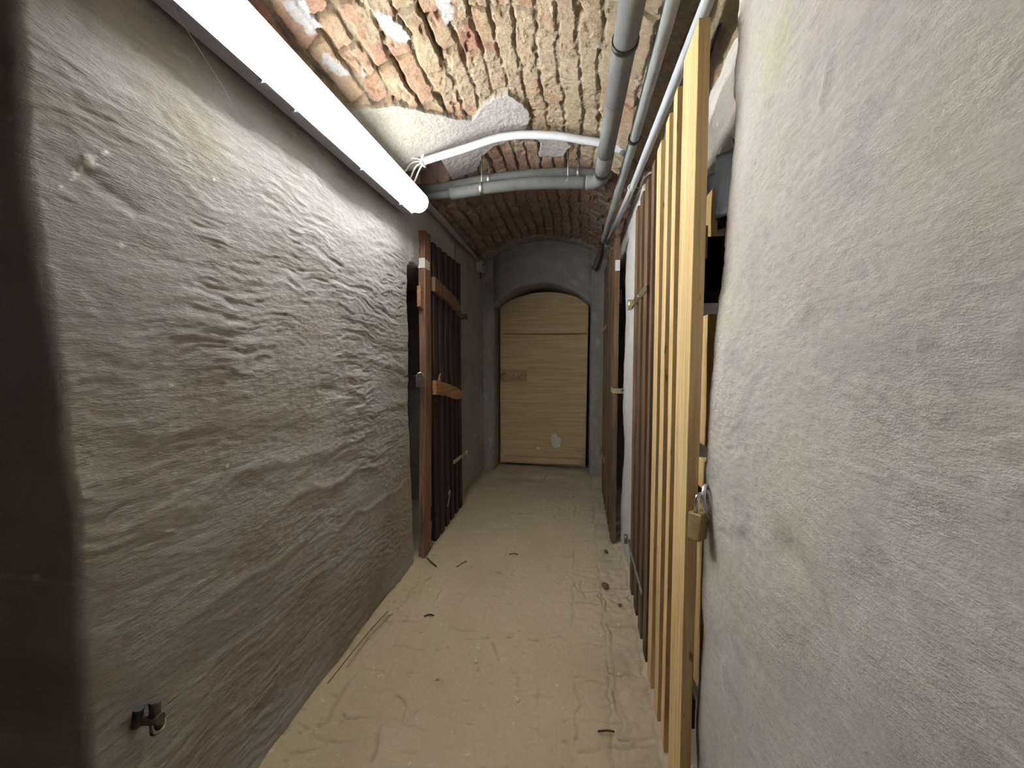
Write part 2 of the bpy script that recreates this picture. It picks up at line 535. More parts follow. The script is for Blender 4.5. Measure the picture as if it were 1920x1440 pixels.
# ------------------------------------------------------------------ floor
def make_floor():
    xs = steps((-3.2, -1.0, 0.15), (-1.0, 0.34, 0.0045), (0.34, 2.7, 0.15))
    ys = steps((-1.9, 0.8, 0.05), (0.8, 2.3, 0.004), (2.3, 4.1, 0.008))
    X, Y = np.meshgrid(xs, ys)
    wx = X + 0.012 * vn(X / 0.05, Y / 0.05, 3) ; wy = Y + 0.012 * vn(X / 0.05, Y / 0.05, 5)
    h = 0.006 * fbm(X / 0.35, Y / 0.35, 11) + 0.0022 * fbm(X / 0.06, Y / 0.06, 12) + 0.0009 * fbm(X / 0.014, Y / 0.014, 13, 3)
    J = [[(0.122, 1.979), (0.129, 1.83), (0.143, 1.625), (0.149, 1.491), (0.134, 1.41), (0.136, 1.307), (0.145, 1.218), (0.144, 1.0)],
         [(0.008, 1.38), (0.063, 1.394), (0.133, 1.401)], [(-0.028, 1.24), (0.058, 1.247), (0.148, 1.24)],
         [(0.143, 1.2), (0.25, 1.208)], [(-0.008, 1.377), (0.008, 1.285), (0.001, 1.173), (0.021, 1.0)],
         [(-0.04, 2.028), (0.017, 1.91), (0.124, 1.927)], [(-0.018, 2.062), (0.13, 2.027)], [(0.017, 1.999), (0.037, 1.831)],
         [(-0.783, 1.126), (-0.691, 1.133), (-0.59, 1.135), (-0.483, 1.116)], [(-0.627, 1.103), (-0.606, 1.013)],
         [(-0.786, 1.106), (-0.777, 1.016), (-0.766, 0.94)], [(-0.631, 1.233), (-0.584, 1.187), (-0.578, 1.133)],
         [(-0.912, 0.987), (-0.821, 0.996), (-0.77, 1.017)], [(-0.486, 1.522), (-0.375, 1.534)],
         [(-0.35, 1.508), (-0.305, 1.427)], [(-0.446, 1.393), (-0.361, 1.407), (-0.284, 1.369)], [(-0.435, 1.477), (-0.444, 1.388)],
         [(-0.133, 1.338), (-0.14, 1.261)], [(-0.129, 1.308), (-0.06, 1.311)], [(-0.915, 1.759), (-0.816, 1.801)],
         [(-0.789, 1.908), (-0.781, 1.746)], [(-0.833, 1.269), (-0.803, 1.264)], [(-0.751, 1.436), (-0.616, 1.435)],
         [(0.015, 1.142), (0.141, 1.173)], [(-0.539, 1.194), (-0.556, 1.144)], [(-0.428, 1.9), (-0.298, 1.876)],
         [(-0.5, 2.75), (-0.1, 2.8)], [(-0.7, 3.2), (-0.2, 3.25)], [(-0.35, 3.25), (-0.3, 3.6)], [(-0.6, 0.95), (-0.4, 0.98)],
         [(0.15, 1.49), (0.24, 1.5)], [(0.14, 1.7), (0.24, 1.69)]]
    wgt = [1.0, .8, .6, .9, .5, .7, .5, .5, .75, .8, .5, .7, .5, .6, .6, .5, .6, .6, .5, .4, .5, .4, .35, .5, .4, .3, .7, .7, .6, .4, .7, .6]
    jm = np.zeros_like(X)
    for p, w in zip(J, wgt):
        d = line_d(wx, wy, p)
        k = w * np.clip(0.55 + 0.75 * vn(X / 0.07, Y / 0.07, 21 + len(p)), 0, 1)
        jm = np.maximum(jm, k * np.exp(-(d / (0.0045 + 0.002 * vn(X / 0.03, Y / 0.03, 22))) ** 2))
    # faint courses of the brick paving under the dust
    bu = (wx + 0.02) / 0.135; bc = np.floor(bu); bv = wy / 0.262 + 0.5 * (bc % 2)
    de = np.minimum(np.minimum(bu - bc, 1 - (bu - bc)) * 0.135, np.minimum(bv - np.floor(bv), 1 - (bv - np.floor(bv))) * 0.262)
    pav = np.exp(-(de / 0.006) ** 2) * np.clip(0.15 + 1.1 * fbm(X / 0.16, Y / 0.16, 37, 3) + 0.3 * sst(1.5, 0.9, Y) * sst(-0.35, -0.6, X) + 0.45 * sst(-0.05, 0.1, X) - 0.5 * sst(-0.5, -0.4, X) * sst(-0.05, -0.15, X), 0, 1)
    jm = np.maximum(jm, 0.5 * pav)
    scr = sst(0.25, 0.55, fbm(X / 0.035, Y / 0.02, 38, 3) * (0.6 + 0.6 * fbm(X / 0.2, Y / 0.2, 39)))
    h = h - 0.010 * jm - 0.002 * scr + 0.0012 * fbm(X / 0.025, Y / 0.025, 35, 3)
    # dust swept up along the walls
    h = h + 0.03 * sst(-0.86, -0.96, X + 0.02 * vn(Y / 0.12, Y * 0, 8)) + 0.028 * sst(0.2, 0.34, X + 0.03 * fbm(Y / 0.1, X / 0.1, 9))
    # scuffed crumbs along the right side
    cr = sst(0.02, 0.16, X) * sst(0.32, 0.22, X)
    h = h + cr * (0.004 * fbm(X / 0.03, Y / 0.03, 33) + 0.003 * np.clip(vn(X / 0.012, Y / 0.012, 34), 0.3, 1))
    # a worn step in front of the back door
    h = h + 0.015 * sst(3.42, 3.56, Y + 0.04 * vn(X / 0.1, Y / 0.2, 36))
    Z = SL * Y + h
    c = mixc((0.50, 0.40, 0.285), (0.57, 0.465, 0.34), np.clip(0.5 + 0.6 * fbm(X / 0.25, Y / 0.25, 41), 0, 1))
    c = mixc(c, (0.50, 0.425, 0.27), np.clip(0.8 * fbm(X / 0.5, Y / 0.5, 43), 0, 1))
    c = mixc(c, (0.22, 0.17, 0.13), np.clip(jm * 0.65, 0, 1))
    c = mixc(c, (0.30, 0.24, 0.18), 0.5 * scr)
    c = mixc(c, (0.36, 0.30, 0.235), 0.6 * cr * np.clip(0.5 + fbm(X / 0.08, Y / 0.08, 44), 0, 1))
    c = mixc(c, (0.32, 0.275, 0.205), 0.5 * sst(2.9, 3.5, Y) * np.clip(0.6 + fbm(X / 0.2, Y / 0.08, 45), 0, 1))
    sp = np.clip(vn(X / 0.012, Y / 0.012, 47) * 8 - 7.2, 0, 1)
    c = mixc(c, (0.75, 0.7, 0.6), sp)
    return grid_obj('floor', X, Y, Z, c, MT['dusty_floor'])


# ------------------------------------------------------------------ left wall with its compartment opening
XL = -0.92


def make_wall_left():
    Yc, D = wall_cols([('w', 0.525, 1.955, 0.0055), ('o', 1.985, 2.80, 0.03, 0.03, 2.2), ('w', 2.84, 4.0, 0.012)])
    # the wall ends at a corner near the viewer: round it and continue along the return
    ya, da = edge_cols(0.503, 0.02, 0.9, -1, 8, 60)
    Yc = np.concatenate([ya[::-1], Yc]); D = np.concatenate([da[::-1], D])
    n_ret = len(ya)
    ret = np.zeros(len(Yc), bool); ret[:n_ret] = True
    ztop = np.full(len(Yc), 1.785) + 0.012 * vn(Yc / 0.09, Yc * 0, 3)
    Z, T = wall_rows(-0.12, ztop, 2.42, 0.0042, 0.006)
    Y = np.broadcast_to(Yc, Z.shape).copy(); Dm = D[None, :] * np.where(ret[None, :], 1.0, T[:, None])
    S = Y.copy()
    w = np.where(Dm > 0.04, 0.15, 1.0)
    warp = 0.05 * fbm(S / 0.3, Z / 0.3, 5)
    zz = Z + warp + 0.02 * vn(S / 0.15, Z / 0.08, 6)
    h = 0.011 * fbm(S / 0.5, Z / 0.42, 1, 2) + 0.0032 * fbm(S / 0.18, zz / 0.10, 2, 3)
    str_amt = np.clip(0.55 + 0.8 * fbm(S / 0.3, Z / 0.22, 9, 2), 0.15, 1.3)
    a = vn(S / 0.075, zz / 0.0135, 7); b2 = vn(S / 0.04, zz / 0.0075, 8); c3 = vn(S / 0.16, zz / 0.028, 10)
    h = h + str_amt * (0.0030 * (1 - np.abs(a)) + 0.0011 * b2 + 0.0020 * c3)
    h = h + 0.0011 * fbm(S / 0.018, Z / 0.012, 14, 2)
    # long trowel gouges and lips
    for (y0, z0, y1, z1, s, dep) in [(0.58, 1.62, 0.68, 1.56, .012, -.008), (0.9, 0.95, 1.5, 0.93, .02, .007), (1.1, .82, 1.7, .78, .016, .008), (1.35, .62, 1.85, .60, .014, .007),
                                      (0.75, .66, 1.15, .63, .016, .006), (1.0, .5, 1.5, .47, .012, .006), (1.25, 1.17, 1.5, 1.1, .02, -.008), (1.55, 1.3, 1.9, 1.22, .02, .008), (1.6, 1.02, 1.9, 1.05, .03, .008)]:
        d = line_d(S + 0.02 * vn(S / 0.1, Z / 0.05, 71), Z + 0.015 * vn(S / 0.09, Z / 0.2, 72), [(y0, z0), (y1, z1)])
        h = h + 0.45 * dep * np.exp(-(d / s) ** 2)
    Y = Y + np.where(Dm < 0.85, 1, 1) * np.exp(-np.maximum(Y - 0.5, 0) / 0.15) * (0.012 + 0.030 * sst(1.6, 0.8, Z))
    h = h * w
    # ragged edge of the opening
    near = np.exp(-((Y - 1.985) / 0.05) ** 2) * (Dm < 0.3)
    yo = near * (0.010 * fbm(Z / 0.12, Z * 0, 19) + 0.035 * sst(0.9, 0.1, Z)) + np.where(ret[None, :] | (Y < 0.62), 0.010 * fbm(Z / 0.2, Z * 0, 23) * np.exp(-((Y - 0.51) / 0.06) ** 2), 0)
    X = XL - Dm + np.where(ret[None, :] & (Dm > 0.04), 0, h)
    Y = Y + yo + np.where(ret[None, :], np.where(Dm > 0.03, 0.006 * fbm(Dm / 0.15, Z / 0.25, 29) * sst(0.03, 0.1, Dm), 0), 0)
    c = mixc((0.40, 0.375, 0.365), (0.475, 0.45, 0.44), np.clip(0.5 + 0.7 * fbm(S / 0.3, Z / 0.2, 51), 0, 1))
    c = mixc(c, (0.40, 0.37, 0.295), np.clip(0.9 * fbm(S / 0.5, Z / 0.35, 53) + 0.1, 0, 0.8))
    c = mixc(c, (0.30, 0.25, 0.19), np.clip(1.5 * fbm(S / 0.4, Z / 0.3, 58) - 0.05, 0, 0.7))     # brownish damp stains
    c = mixc(c, (0.33, 0.27, 0.24), np.clip(0.9 * fbm(S / 0.12, Z / 0.09, 54) - 0.25, 0, 0.6))
    c = mixc(c, (0.50, 0.48, 0.45), np.clip(1.2 * fbm(S / 0.06, zz / 0.012, 55, 2) - 0.45, 0, 0.5))
    # white splashes
    spl = np.zeros_like(S)
    d = np.hypot((S - 0.596) / 0.7, Z - 1.637); spl = np.maximum(spl, sst(0.016, 0.011, d + 0.003 * vn(S / .006, Z / .006, 3)))
    d = line_d(S, Z, [(0.547, 1.565), (0.585, 1.615), (0.625, 1.668)])
    spl = np.maximum(spl, sst(0.006, 0.002, d) * (vn(S / 0.007, Z / 0.007, 61) > 0.15))
    for (y, z, r) in [(0.64, 1.49, .007), (0.72, 1.2, .006), (0.86, 1.72, .004), (1.75, 1.03, .006), (1.9, 1.16, .006), (1.7, .66, .006), (0.85, .98, .004), (3.3, .62, .012)]:
        spl = np.maximum(spl, sst(r, r * 0.5, np.hypot(S - y, Z - z)))
    c = mixc(c, (0.85, 0.83, 0.79), spl * np.where(ret[None, :], 0, 1))
    X = X + 0.0015 * spl * (Dm < .03)
    # return face: pale specks
    rs = np.zeros_like(S)
    for (dx, z, rx, rz) in [(0.065, 1.745, .007, .013), (0.092, 0.845, .006, .006), (0.022, 1.664, .006, .004), (.05, 1.8, .006, .012)]:
        rs = np.maximum(rs, sst(1.1, 0.6, np.hypot((Dm - dx) / rx, (Z - z) / rz)))
    c = mixc(c, (0.7, 0.68, 0.66), rs * ret[None, :])
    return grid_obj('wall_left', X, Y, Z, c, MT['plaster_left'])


# ------------------------------------------------------------------ right wall with two compartment openings
def right_base(Y, Z):
    x = 0.30 + 0.05 * sst(0.9, 1.9, Z)                                 # near part leans back towards the top
    rec = sst(0.985, 1.05, Y) * sst(1.2, 1.85, Z)
    x = x + 0.04 * rec
    pil = sst(1.75, 1.95, Y)
    x = x * (1 - pil) + pil * (0.272 - 0.055 * sst(2.5, 3.6, Y) + 0.02 * sst(1.6, 2.2, Z))
    x = x + 0.10 * sst(0.2, -0.6, Y) * 0.3
    return x


def make_wall_right():
    Yc, D = wall_cols([('w', -1.9, 0.1, 0.04), ('w', 0.105, 0.965, 0.004), ('o', 1.03, 1.92, 0.06, 0.03, 2.2),
                       ('w', 1.955, 2.45, 0.008), ('o', 2.50, 3.30, 0.045, 0.03, 2.2), ('w', 3.34, 4.0, 0.012)])
    ztop = 1.86 + 0.07 * sst(2.0, 2.45, Yc) + 0.01 * vn(Yc / 0.1, Yc * 0, 3)
    Z, T = wall_rows(-0.12, ztop, 2.42, 0.0042, 0.006)
    Y = np.broadcast_to(Yc, Z.shape).copy(); Dm = D[None, :] * T[:, None]
    S = Y; w = np.where(Dm > 0.07, 0.15, 1.0)
    zz = Z + 0.05 * fbm(S / 0.3, Z / 0.3, 105) - 0.10 * (S - 0.5) * sst(1.2, 1.8, Z) * (S < 1)
    h = 0.013 * fbm(S / 0.40, Z / 0.36, 101, 3) + 0.005 * fbm(S / 0.13, zz / 0.11, 102, 3)
    amt = np.clip(0.55 + 0.7 * fbm(S / 0.22, Z / 0.25, 109, 2), 0.1, 1.2) * (0.35 + 0.65 * sst(0.75, 1.15, Z))
    h = h + amt * (0.0018 * (1 - np.abs(vn(S / 0.040, zz / 0.011, 107))) + 0.0009 * vn(S / 0.022, zz / 0.0065, 108) + 0.0016 * vn(S / 0.10, zz / 0.024, 110))
    h = h + 0.0006 * fbm(S / 0.014, Z / 0.014, 114, 2)
    for (y0, z0, y1, z1, s, dep) in [(0.82, .62, .55, .2, .02, .006), (0.62, .98, .52, .93, .03, -.010), (0.5, .9, .42, .84, .03, -.006), (0.86, 1.7, .62, 2.0, .04, .004), (0.86, .40, .8, .1, .02, .006), (0.75, .93, .71, .9, .02, -.004), (.62, 1.62, .6, 1.66, .01, .004), (.44, 1.72, .42, 1.75, .012, .005), (.75, 2.0, .70, 1.86, .007, -.005)]:
        d = line_d(S + 0.02 * vn(S / 0.1, Z / 0.07, 171), Z, [(y0, z0), (y1, z1)])
        h = h + dep * np.exp(-(d / s) ** 2)
    h = h * w
    near = (np.exp(-((Y - 1.0) / 0.06) ** 2) + np.exp(-((Y - 2.48) / 0.06) ** 2)) * (Dm < 0.4)
    Y = Y + near * (0.012 * fbm(Z / 0.22, Z * 0, 119, 3) + 0.012 * np.exp(-((Z - 0.33) / 0.12) ** 2) - 0.010 * np.exp(-((Z - 0.47) / 0.03) ** 2))
    X = right_base(S, Z) + Dm - h
    c = mixc((0.50, 0.462, 0.42), (0.575, 0.54, 0.49), np.clip(0.5 + 0.7 * fbm(S / 0.25, Z / 0.25, 151), 0, 1))
    c = mixc(c, (0.53, 0.50, 0.385), np.clip(1.3 * fbm(S / 0.2, Z / 0.2, 153), 0, 0.9))
    c = mixc(c, (0.58, 0.44, 0.39), np.clip(1.1 * fbm(S / 0.16, Z / 0.16, 154) - 0.12 + 0.35 * np.exp(-(((S - .58) / .1) ** 2 + ((Z - 1.92) / .18) ** 2)), 0, 0.45))
    c = mixc(c, (0.40, 0.375, 0.36), np.clip(1.3 * fbm(S / 0.11, Z / 0.07, 155) - 0.3, 0, 0.6))
    c = mixc(c, (0.72, 0.70, 0.68), 0.85 * sst(1.93, 2.0, S) * sst(2.6, 2.5, S))
    sp = np.clip(vn(S / 0.006, Z / 0.006, 157) * 10 - 8.9, 0, 1)
    c = mixc(c, (0.22, 0.2, 0.19), 0.6 * sp)
    sp = np.clip(vn(S / 0.008, Z / 0.008, 158) * 10 - 9.3, 0, 1)
    c = mixc(c, (0.7, 0.68, 0.64), sp)
    for (y, z, ry, rz) in [(0.623, 1.535, .012, .010), (0.425, 1.70, .006, .012), (0.56, 0.95, .02, .01)]:
        c = mixc(c, (0.62, 0.60, 0.56), 0.7 * sst(1.0, 0.4, np.hypot((S - y) / ry, (Z - z) / rz) + 0.5 * vn(S / .005, Z / .005, 159)))
    return grid_obj('wall_right', X, Y, Z, c, MT['plaster_right'], flip=True)


# ------------------------------------------------------------------ back wall with the arched doorway
YB = 3.605


def make_wall_back():
    Xc, D = wall_cols([('w', -1.2, -0.85, 0.01), ('o', -0.81, 0.095, 0.04, 0.04, 0.5), ('w', 0.135, 0.7, 0.012)])
    arch = lambda x: 1.985 - 0.20 * ((x + 0.357) / 0.453) ** 2
    ztop = np.where((Xc > -0.86) & (Xc < 0.145), arch(np.clip(Xc, -0.81, 0.095)), arch(0.095)) + 0.006 * vn(Xc / 0.08, Xc * 0, 3)
    Z, T = wall_rows(0.0, ztop, 2.5, 0.010, 0.010)
    X = np.broadcast_to(Xc, Z.shape).copy(); Dm = D[None, :] * T[:, None]
    w = np.where(Dm > 0.06, 0.3, 1.0)
    h = w * (0.014 * fbm(X / 0.3, Z / 0.3, 201, 3) + 0.005 * fbm(X / 0.08, Z / 0.08, 202, 3) + 0.0015 * fbm(X / 0.03, Z / 0.02, 203, 2))
    Y = YB + Dm - h
    c = mixc((0.27, 0.27, 0.255), (0.34, 0.33, 0.315), np.clip(0.5 + 0.7 * fbm(X / 0.3, Z / 0.3, 251), 0, 1))
    c = mixc(c, (0.33, 0.33, 0.30), np.clip(0.8 * fbm(X / 0.15, Z / 0.2, 252), 0, 0.7))
    c = mixc(c, (0.50, 0.47, 0.47), np.clip(1.3 * fbm(X / 0.07, Z / 0.12, 253) - 0.35, 0, 0.7))
    return grid_obj('wall_back', X, Y, Z, c, MT['plaster_back'], flip=False)


# ------------------------------------------------------------------ brick vault
def vault_z(x): return 2.40 - 0.575 * (x + 0.36) ** 2


def make_ceiling():
    xs = steps((-1.05, -0.93, 0.01), (-0.93, 0.30, 0.0034), (0.30, 0.6, 0.012))
    ys = steps((-1.9, 0.7, 0.035), (0.7, 2.3, 0.0040), (2.3, 3.7, 0.0065))
    X, Y = np.meshgrid(xs, ys)
    wx = X + 0.012 * vn(X / 0.22, Y / 0.30, 307) + 0.010 * fbm(X / 0.07, Y / 0.11, 301, 3) + 0.004 * vn(X / 0.025, Y / 0.03, 306) + 0.006 * vn(X * 0, Y / 0.6, 300); wy = Y + 0.012 * fbm(X / 0.07, Y / 0.07, 302, 3)
    cw, bl = 0.0735, 0.255
    # a repaired patch where the courses run across
    rot = sst(0.055, 0.075, X + 0.012 * vn(X / .05, Y / .05, 310)) * sst(2.32, 2.36, Y)
    rotm = rot > 0.5
    U = np.where(rotm, wy, wx); V = np.where(rotm, wx, wy)
    ci = np.floor(U / cw).astype(np.int64)
    off = _hash(ci, ci * 0, 55) * bl
    V2 = V + off
    bi = np.floor(V2 / bl).astype(np.int64)
    # some courses hold half bricks
    half = _hash(ci, bi, 66) > 0.72
    fv = V2 / bl - bi
    sub = np.where(half & (fv > 0.5), 1, 0)
    du = np.abs(U / cw - ci - 0.5) * cw
    lo = np.where(half, np.where(sub == 1, 0.5, 0.0), 0.0); hi = np.where(half, np.where(sub == 1, 1.0, 0.5), 1.0)
    dvv = np.minimum(fv - lo, hi - fv) * bl
    duu = cw / 2 - du
    er = 0.0042 + 0.0055 * vn(X / 0.022, Y / 0.035, 303) * (vn(X / 0.05, Y / 0.05, 304) > -0.2) + 0.0015 * vn(X / 0.009, Y / 0.009, 305)
    k = 0.0025
    dist = -k * np.log(np.exp(-(duu - er) / k) + np.exp(-(dvv - er) / k))
    br = sst(-0.0005, 0.0055, dist)
    bid = ci * 7919 + bi * 104729 + sub * 15485863
    r1 = _hash(bid, bid * 0 + 1, 7); r2 = _hash(bid, bid * 0 + 2, 7); r3 = _hash(bid, bid * 0 + 3, 7)
    # mortar smear, mostly in the middle and to the right
    sm = fbm(X / 0.16, Y / 0.20, 320, 4) + 0.55 * sst(-0.62, -0.2, X) * sst(2.6, 2.0, Y) - 0.32 + 0.25 * fbm(X / 0.03, Y / 0.03, 321, 3)
    sm = sst(-0.06, 0.12, sm)
    lump = fbm(X / 0.022, Y / 0.022, 322, 4, 0.6)
    # fallen brick faces
    chip = sst(0.35, 0.5, fbm(X / 0.05, Y / 0.08, 324, 3) + 0.25 * (r3 - 0.5))
    big = 0.010 * fbm(X / 0.3, Y / 0.3, 325, 2)
    hb = br * (0.014 + 0.010 * (r1 - 0.5)) + 0.0034 * fbm(X / 0.022, Y / 0.03, 326, 4) * br - 0.008 * chip * br + (1 - br) * 0.004 * lump
    hm = 0.011 + 0.010 * lump - 0.006 * (1 - br)
    h = lerp(hb, np.maximum(hb * 0.8, hm), sm)
    # deep open joints
    gap = sst(0.05, 0.4, fbm(X / 0.05, Y / 0.09, 328, 3) + 0.06)
    h = h - (1 - br) * gap * (1 - 0.8 * sm) * 0.022
    # colours
    c = mixc((0.50, 0.335, 0.215), (0.47, 0.275, 0.19), r2)
    c = mixc(c, (0.50, 0.39, 0.26), np.clip((r1 - 0.4) * 1.5, 0, 0.9))
    c = mixc(c, (0.44, 0.22, 0.165), (r3 > 0.86) * 0.7)
    c = mixc(c, (0.53, 0.43, 0.295), np.clip(1.1 * fbm(X / 0.05, Y / 0.09, 340, 4) + 0.1, 0, 0.85))
    c = mixc(c, (0.32, 0.18, 0.12), np.clip(0.9 * fbm(X / 0.03, Y / 0.05, 341, 3) - 0.1, 0, 0.5))
    c = mixc(c, (0.42, 0.345, 0.245), (1 - br) * 0.85)
    c = mixc(c, (0.49, 0.405, 0.285), sm * (0.75 + 0.25 * np.clip(lump, -1, 1)))
    c = c * (0.80 + 0.10 * fbm(X / 0.012, Y / 0.012, 345, 3)[..., None])
    # the part beyond the pipes is laid in a darker red brick
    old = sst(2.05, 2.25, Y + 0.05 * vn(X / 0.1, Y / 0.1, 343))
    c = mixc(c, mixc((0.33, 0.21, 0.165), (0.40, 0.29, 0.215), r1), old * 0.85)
    # plaster remains
    polys = [[(-0.95, 1.36), (-0.891, 1.40), (-0.818, 1.465), (-0.75, 1.511), (-0.662, 1.631), (-0.573, 1.725), (-0.502, 1.781), (-0.445, 1.71), (-0.303, 1.653), (-0.244, 1.721), (-0.22, 1.81), (-0.274, 1.92), (-0.38, 1.95),
              (-0.09, 1.93), (-0.043, 2.0), (-0.092, 2.12), (-0.233, 2.16), (-0.198, 2.02), (-0.249, 1.97), (-0.374, 2.0), (-0.482, 2.03), (-0.56, 2.12), (-0.60, 2.2), (-0.74, 2.16), (-0.735, 2.0), (-0.80, 1.93), (-0.95, 1.86)],
             [(-0.844, 1.0), (-0.791, 1.04), (-0.8, 1.122), (-0.833, 1.115), (-0.848, 1.044)],
             [(-0.639, 1.171), (-0.601, 1.22), (-0.576, 1.307), (-0.596, 1.328), (-0.645, 1.267), (-0.659, 1.189)],
             [(-0.461, 1.17), (-0.405, 1.19), (-0.42, 1.3), (-0.461, 1.308)],
             [(-0.842, 1.177), (-0.808, 1.241), (-0.819, 1.304), (-0.851, 1.274), (-0.866, 1.209)],
             [(-0.775, 1.291), (-0.770, 1.363), (-0.795, 1.351)]]
    pl = np.zeros_like(X); pe = np.zeros_like(X)
    jx = X + 0.010 * fbm(X / 0.03, Y / 0.03, 350, 3); jy = Y + 0.010 * fbm(X / 0.03, Y / 0.03, 351, 3)
    for i, p in enumerate(polys):
        sd = poly_sd(jx, jy, p)
        m = sst(-0.0015, 0.003, sd)
        if i == 0:
            pl = np.maximum(pl, m)
        else:
            pe = np.maximum(pe, m * sst(-0.35, 0.1, fbm(X / 0.02, Y / 0.02, 352, 3) + 4 * sd / 0.02 * 0.1))
    # plaster at the spring of the far arch and along the left side
    edge = sst(3.44, 3.5, Y + 0.06 * fbm(X / 0.12, Y / 0.1, 356, 3))
    pl = np.maximum(pl, edge)
    hp = 0.026 + 0.0035 * fbm(X / 0.02, Y / 0.02, 353, 4) + 0.004 * fbm(X / 0.12, Y / 0.12, 354)
    h = lerp(h, hp, pl); h = lerp(h, np.maximum(h, 0.016 + 0.001 * lump), pe)
    cp = mixc((0.45, 0.425, 0.395), (0.45, 0.405, 0.385), np.clip(0.5 + fbm(X / 0.15, Y / 0.15, 355), 0, 1))
    cp = mixc(cp, (0.42, 0.395, 0.325), np.clip(sst(-0.45, -0.8, X) * 0.9, 0, 1) * sst(1.95, 1.7, Y))
    cp = mixc(cp, (0.36, 0.36, 0.34), edge)
    c = c * (1 - pl[..., None]) + cp * pl[..., None]
    c = mixc(c, (0.52, 0.515, 0.51), pe * 0.9)
    # niche where the pipes enter, and a missing corner of brick
    hole = sst(-0.002, 0.006, poly_sd(X, Y, [(-0.84, 1.925), (-0.73, 1.945), (-0.74, 2.16), (-0.98, 2.18), (-0.98, 1.95)]))
    h = h - 0.11 * hole
    h = h - 0.05 * sst(0.02, 0.012, np.hypot((X - 0.076) / 0.8, (Y - 1.74) / 1.4))
    c = mixc(c, (0.40, 0.28, 0.22), hole)
    h = h + big
    # displace along the vault normal
    sl = -2 * 0.575 * (X + 0.36)
    nl = np.sqrt(1 + sl * sl)
    Xo = X + h * sl / nl * 1.0; Zo = vault_z(X) + 0.012 - h / nl
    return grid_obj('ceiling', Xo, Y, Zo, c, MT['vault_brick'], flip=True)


make_floor()
make_wall_left()
make_wall_right()
make_wall_back()
make_ceiling()

# the corridor's other end, behind the viewer, and the ground the return wall runs into
wf = MB().box((-2.0, -1.95, -0.25), (0.9, -1.85, 2.5)).build('wall_front', plain('plaster_front', (0.40, 0.36, 0.33), rough=0.95, var=0.1, scale=6)); wf['kind'] = 'structure'
ws = MB().box((-2.05, -1.95, -0.25), (-1.95, 0.7, 2.5)).build('wall_side', plain('plaster_side', (0.30, 0.24, 0.22), rough=0.95, var=0.1, scale=6)); ws['kind'] = 'structure'
wc = MB().box((-2.05, -1.9, 2.2), (-1.0, 0.62, 2.3)).build('ceiling', plain('plaster_side_ceiling', (0.34, 0.3, 0.27), rough=0.95, var=0.1, scale=6)); wc['kind'] = 'structure'


# ------------------------------------------------------------------ fluorescent lamp
def make_lamp():
    y0, y1 = 0.70, 1.872
    cx, cz, r = -0.806, 2.060, 0.050
    t = thing('fluorescent_lamp', 'long glowing white fluorescent tube lamp fixed high on the left wall', 'lamp', (-0.91, 1.25, cz))
    tray = [(-0.925, cz - 0.012), (-0.842, cz - 0.052), (-0.842, cz - 0.047), (-0.90, cz - 0.040), (-0.90, cz + 0.040), (-0.842, cz + 0.0455), (-0.815, cz + 0.0435), (-0.815, cz + 0.0465), (-0.842, cz + 0.052), (-0.925, cz + 0.046)]  # inner upper lip is unseen, added to shade the near vault from the tube
    MB().prism(tray, 1, y0, y1).build('housing', MT['lamp_body'], t)
    # cover: round trough in front of the tray
    n = 22; outer = []
    for k in range(n + 1):
        a = -PI * 0.5 - 0.40 + (PI + 0.80) * k / n
        outer.append((cx + r * math.cos(a), cz + r * math.sin(a)))
    m = MB(); vs = []; fs = []
    for y in (y0 + 0.004, y1 - 0.004):
        vs += [(x, y, z) for x, z in outer]
    fs = [(i, i + 1, n + 1 + i + 1, n + 1 + i) for i in range(n)]
    m.add(vs, fs, True)
    m.build('cover', MT['cover'], t)
    MB().cyl((cx - 0.006, y0 + 0.02, cz), (cx - 0.006, y1 - 0.02, cz), 0.013, 16).build('lamp_tube', MT['tube'], t)
    for y in (y0, y1):
        e = MB().prism([(x, z) for x, z in outer] + [(-0.90, cz + 0.046), (-0.90, cz - 0.046)], 1, y - 0.003, y + 0.003)
        e.build('end_cap', MT['white_cap'] if 'white_cap' in MT else MT['lamp_body'], t)
    for y in (0.95, 1.07, 1.42, 1.75):
        MB().box((-0.858, y - 0.014, cz - 0.060), (-0.834, y + 0.014, cz - 0.050)).build('clip', MT['lamp_body'], t, bevel=0.002)


make_lamp()


# ------------------------------------------------------------------ hinges, hasps, padlocks
def strap_hinge(parent, x, y_tip, y_pin, z, mat, into, sgn=-1, w=0.034, slope=0.0):
    """flat strap on a door's front face ending in a knuckle at the pin; sgn -1: the face looks towards -x"""
    s = sgn
    L = y_pin - y_tip
    m = MB()
    out = [(y_tip, z - w * 0.36 + slope), (y_tip + 0.02, z - w * 0.5 + slope), (y_pin, z - w * 0.42), (y_pin, z + w * 0.42), (y_tip + 0.02, z + w * 0.5 + slope), (y_tip, z + w * 0.36 + slope)]
    m.prism(out, 0, x, x + s * 0.004)
    h = m.build('hinge', mat, parent, bevel=0.0008)
    MB().cyl((x + s * 0.010, y_pin + 0.004, z - w * 0.75), (x + s * 0.010, y_pin + 0.004, z + w * 0.75), 0.010, 16).build('hinge_knuckle', mat, h)
    MB().cyl((x + s * 0.010, y_pin + 0.004, z - w * 0.4), (into, y_pin + 0.03, z - w * 0.4), 0.006, 12).build('hinge_pintle', mat, h)
    for q in (0.12, 0.45, 0.75):
        yy = y_tip + L * q
        MB().cyl((x + s * 0.003, yy, z + slope * (1 - q)), (x + s * 0.0065, yy, z + slope * (1 - q)), 0.0045, 12).build('screw', MT['steel'], h)
    return h


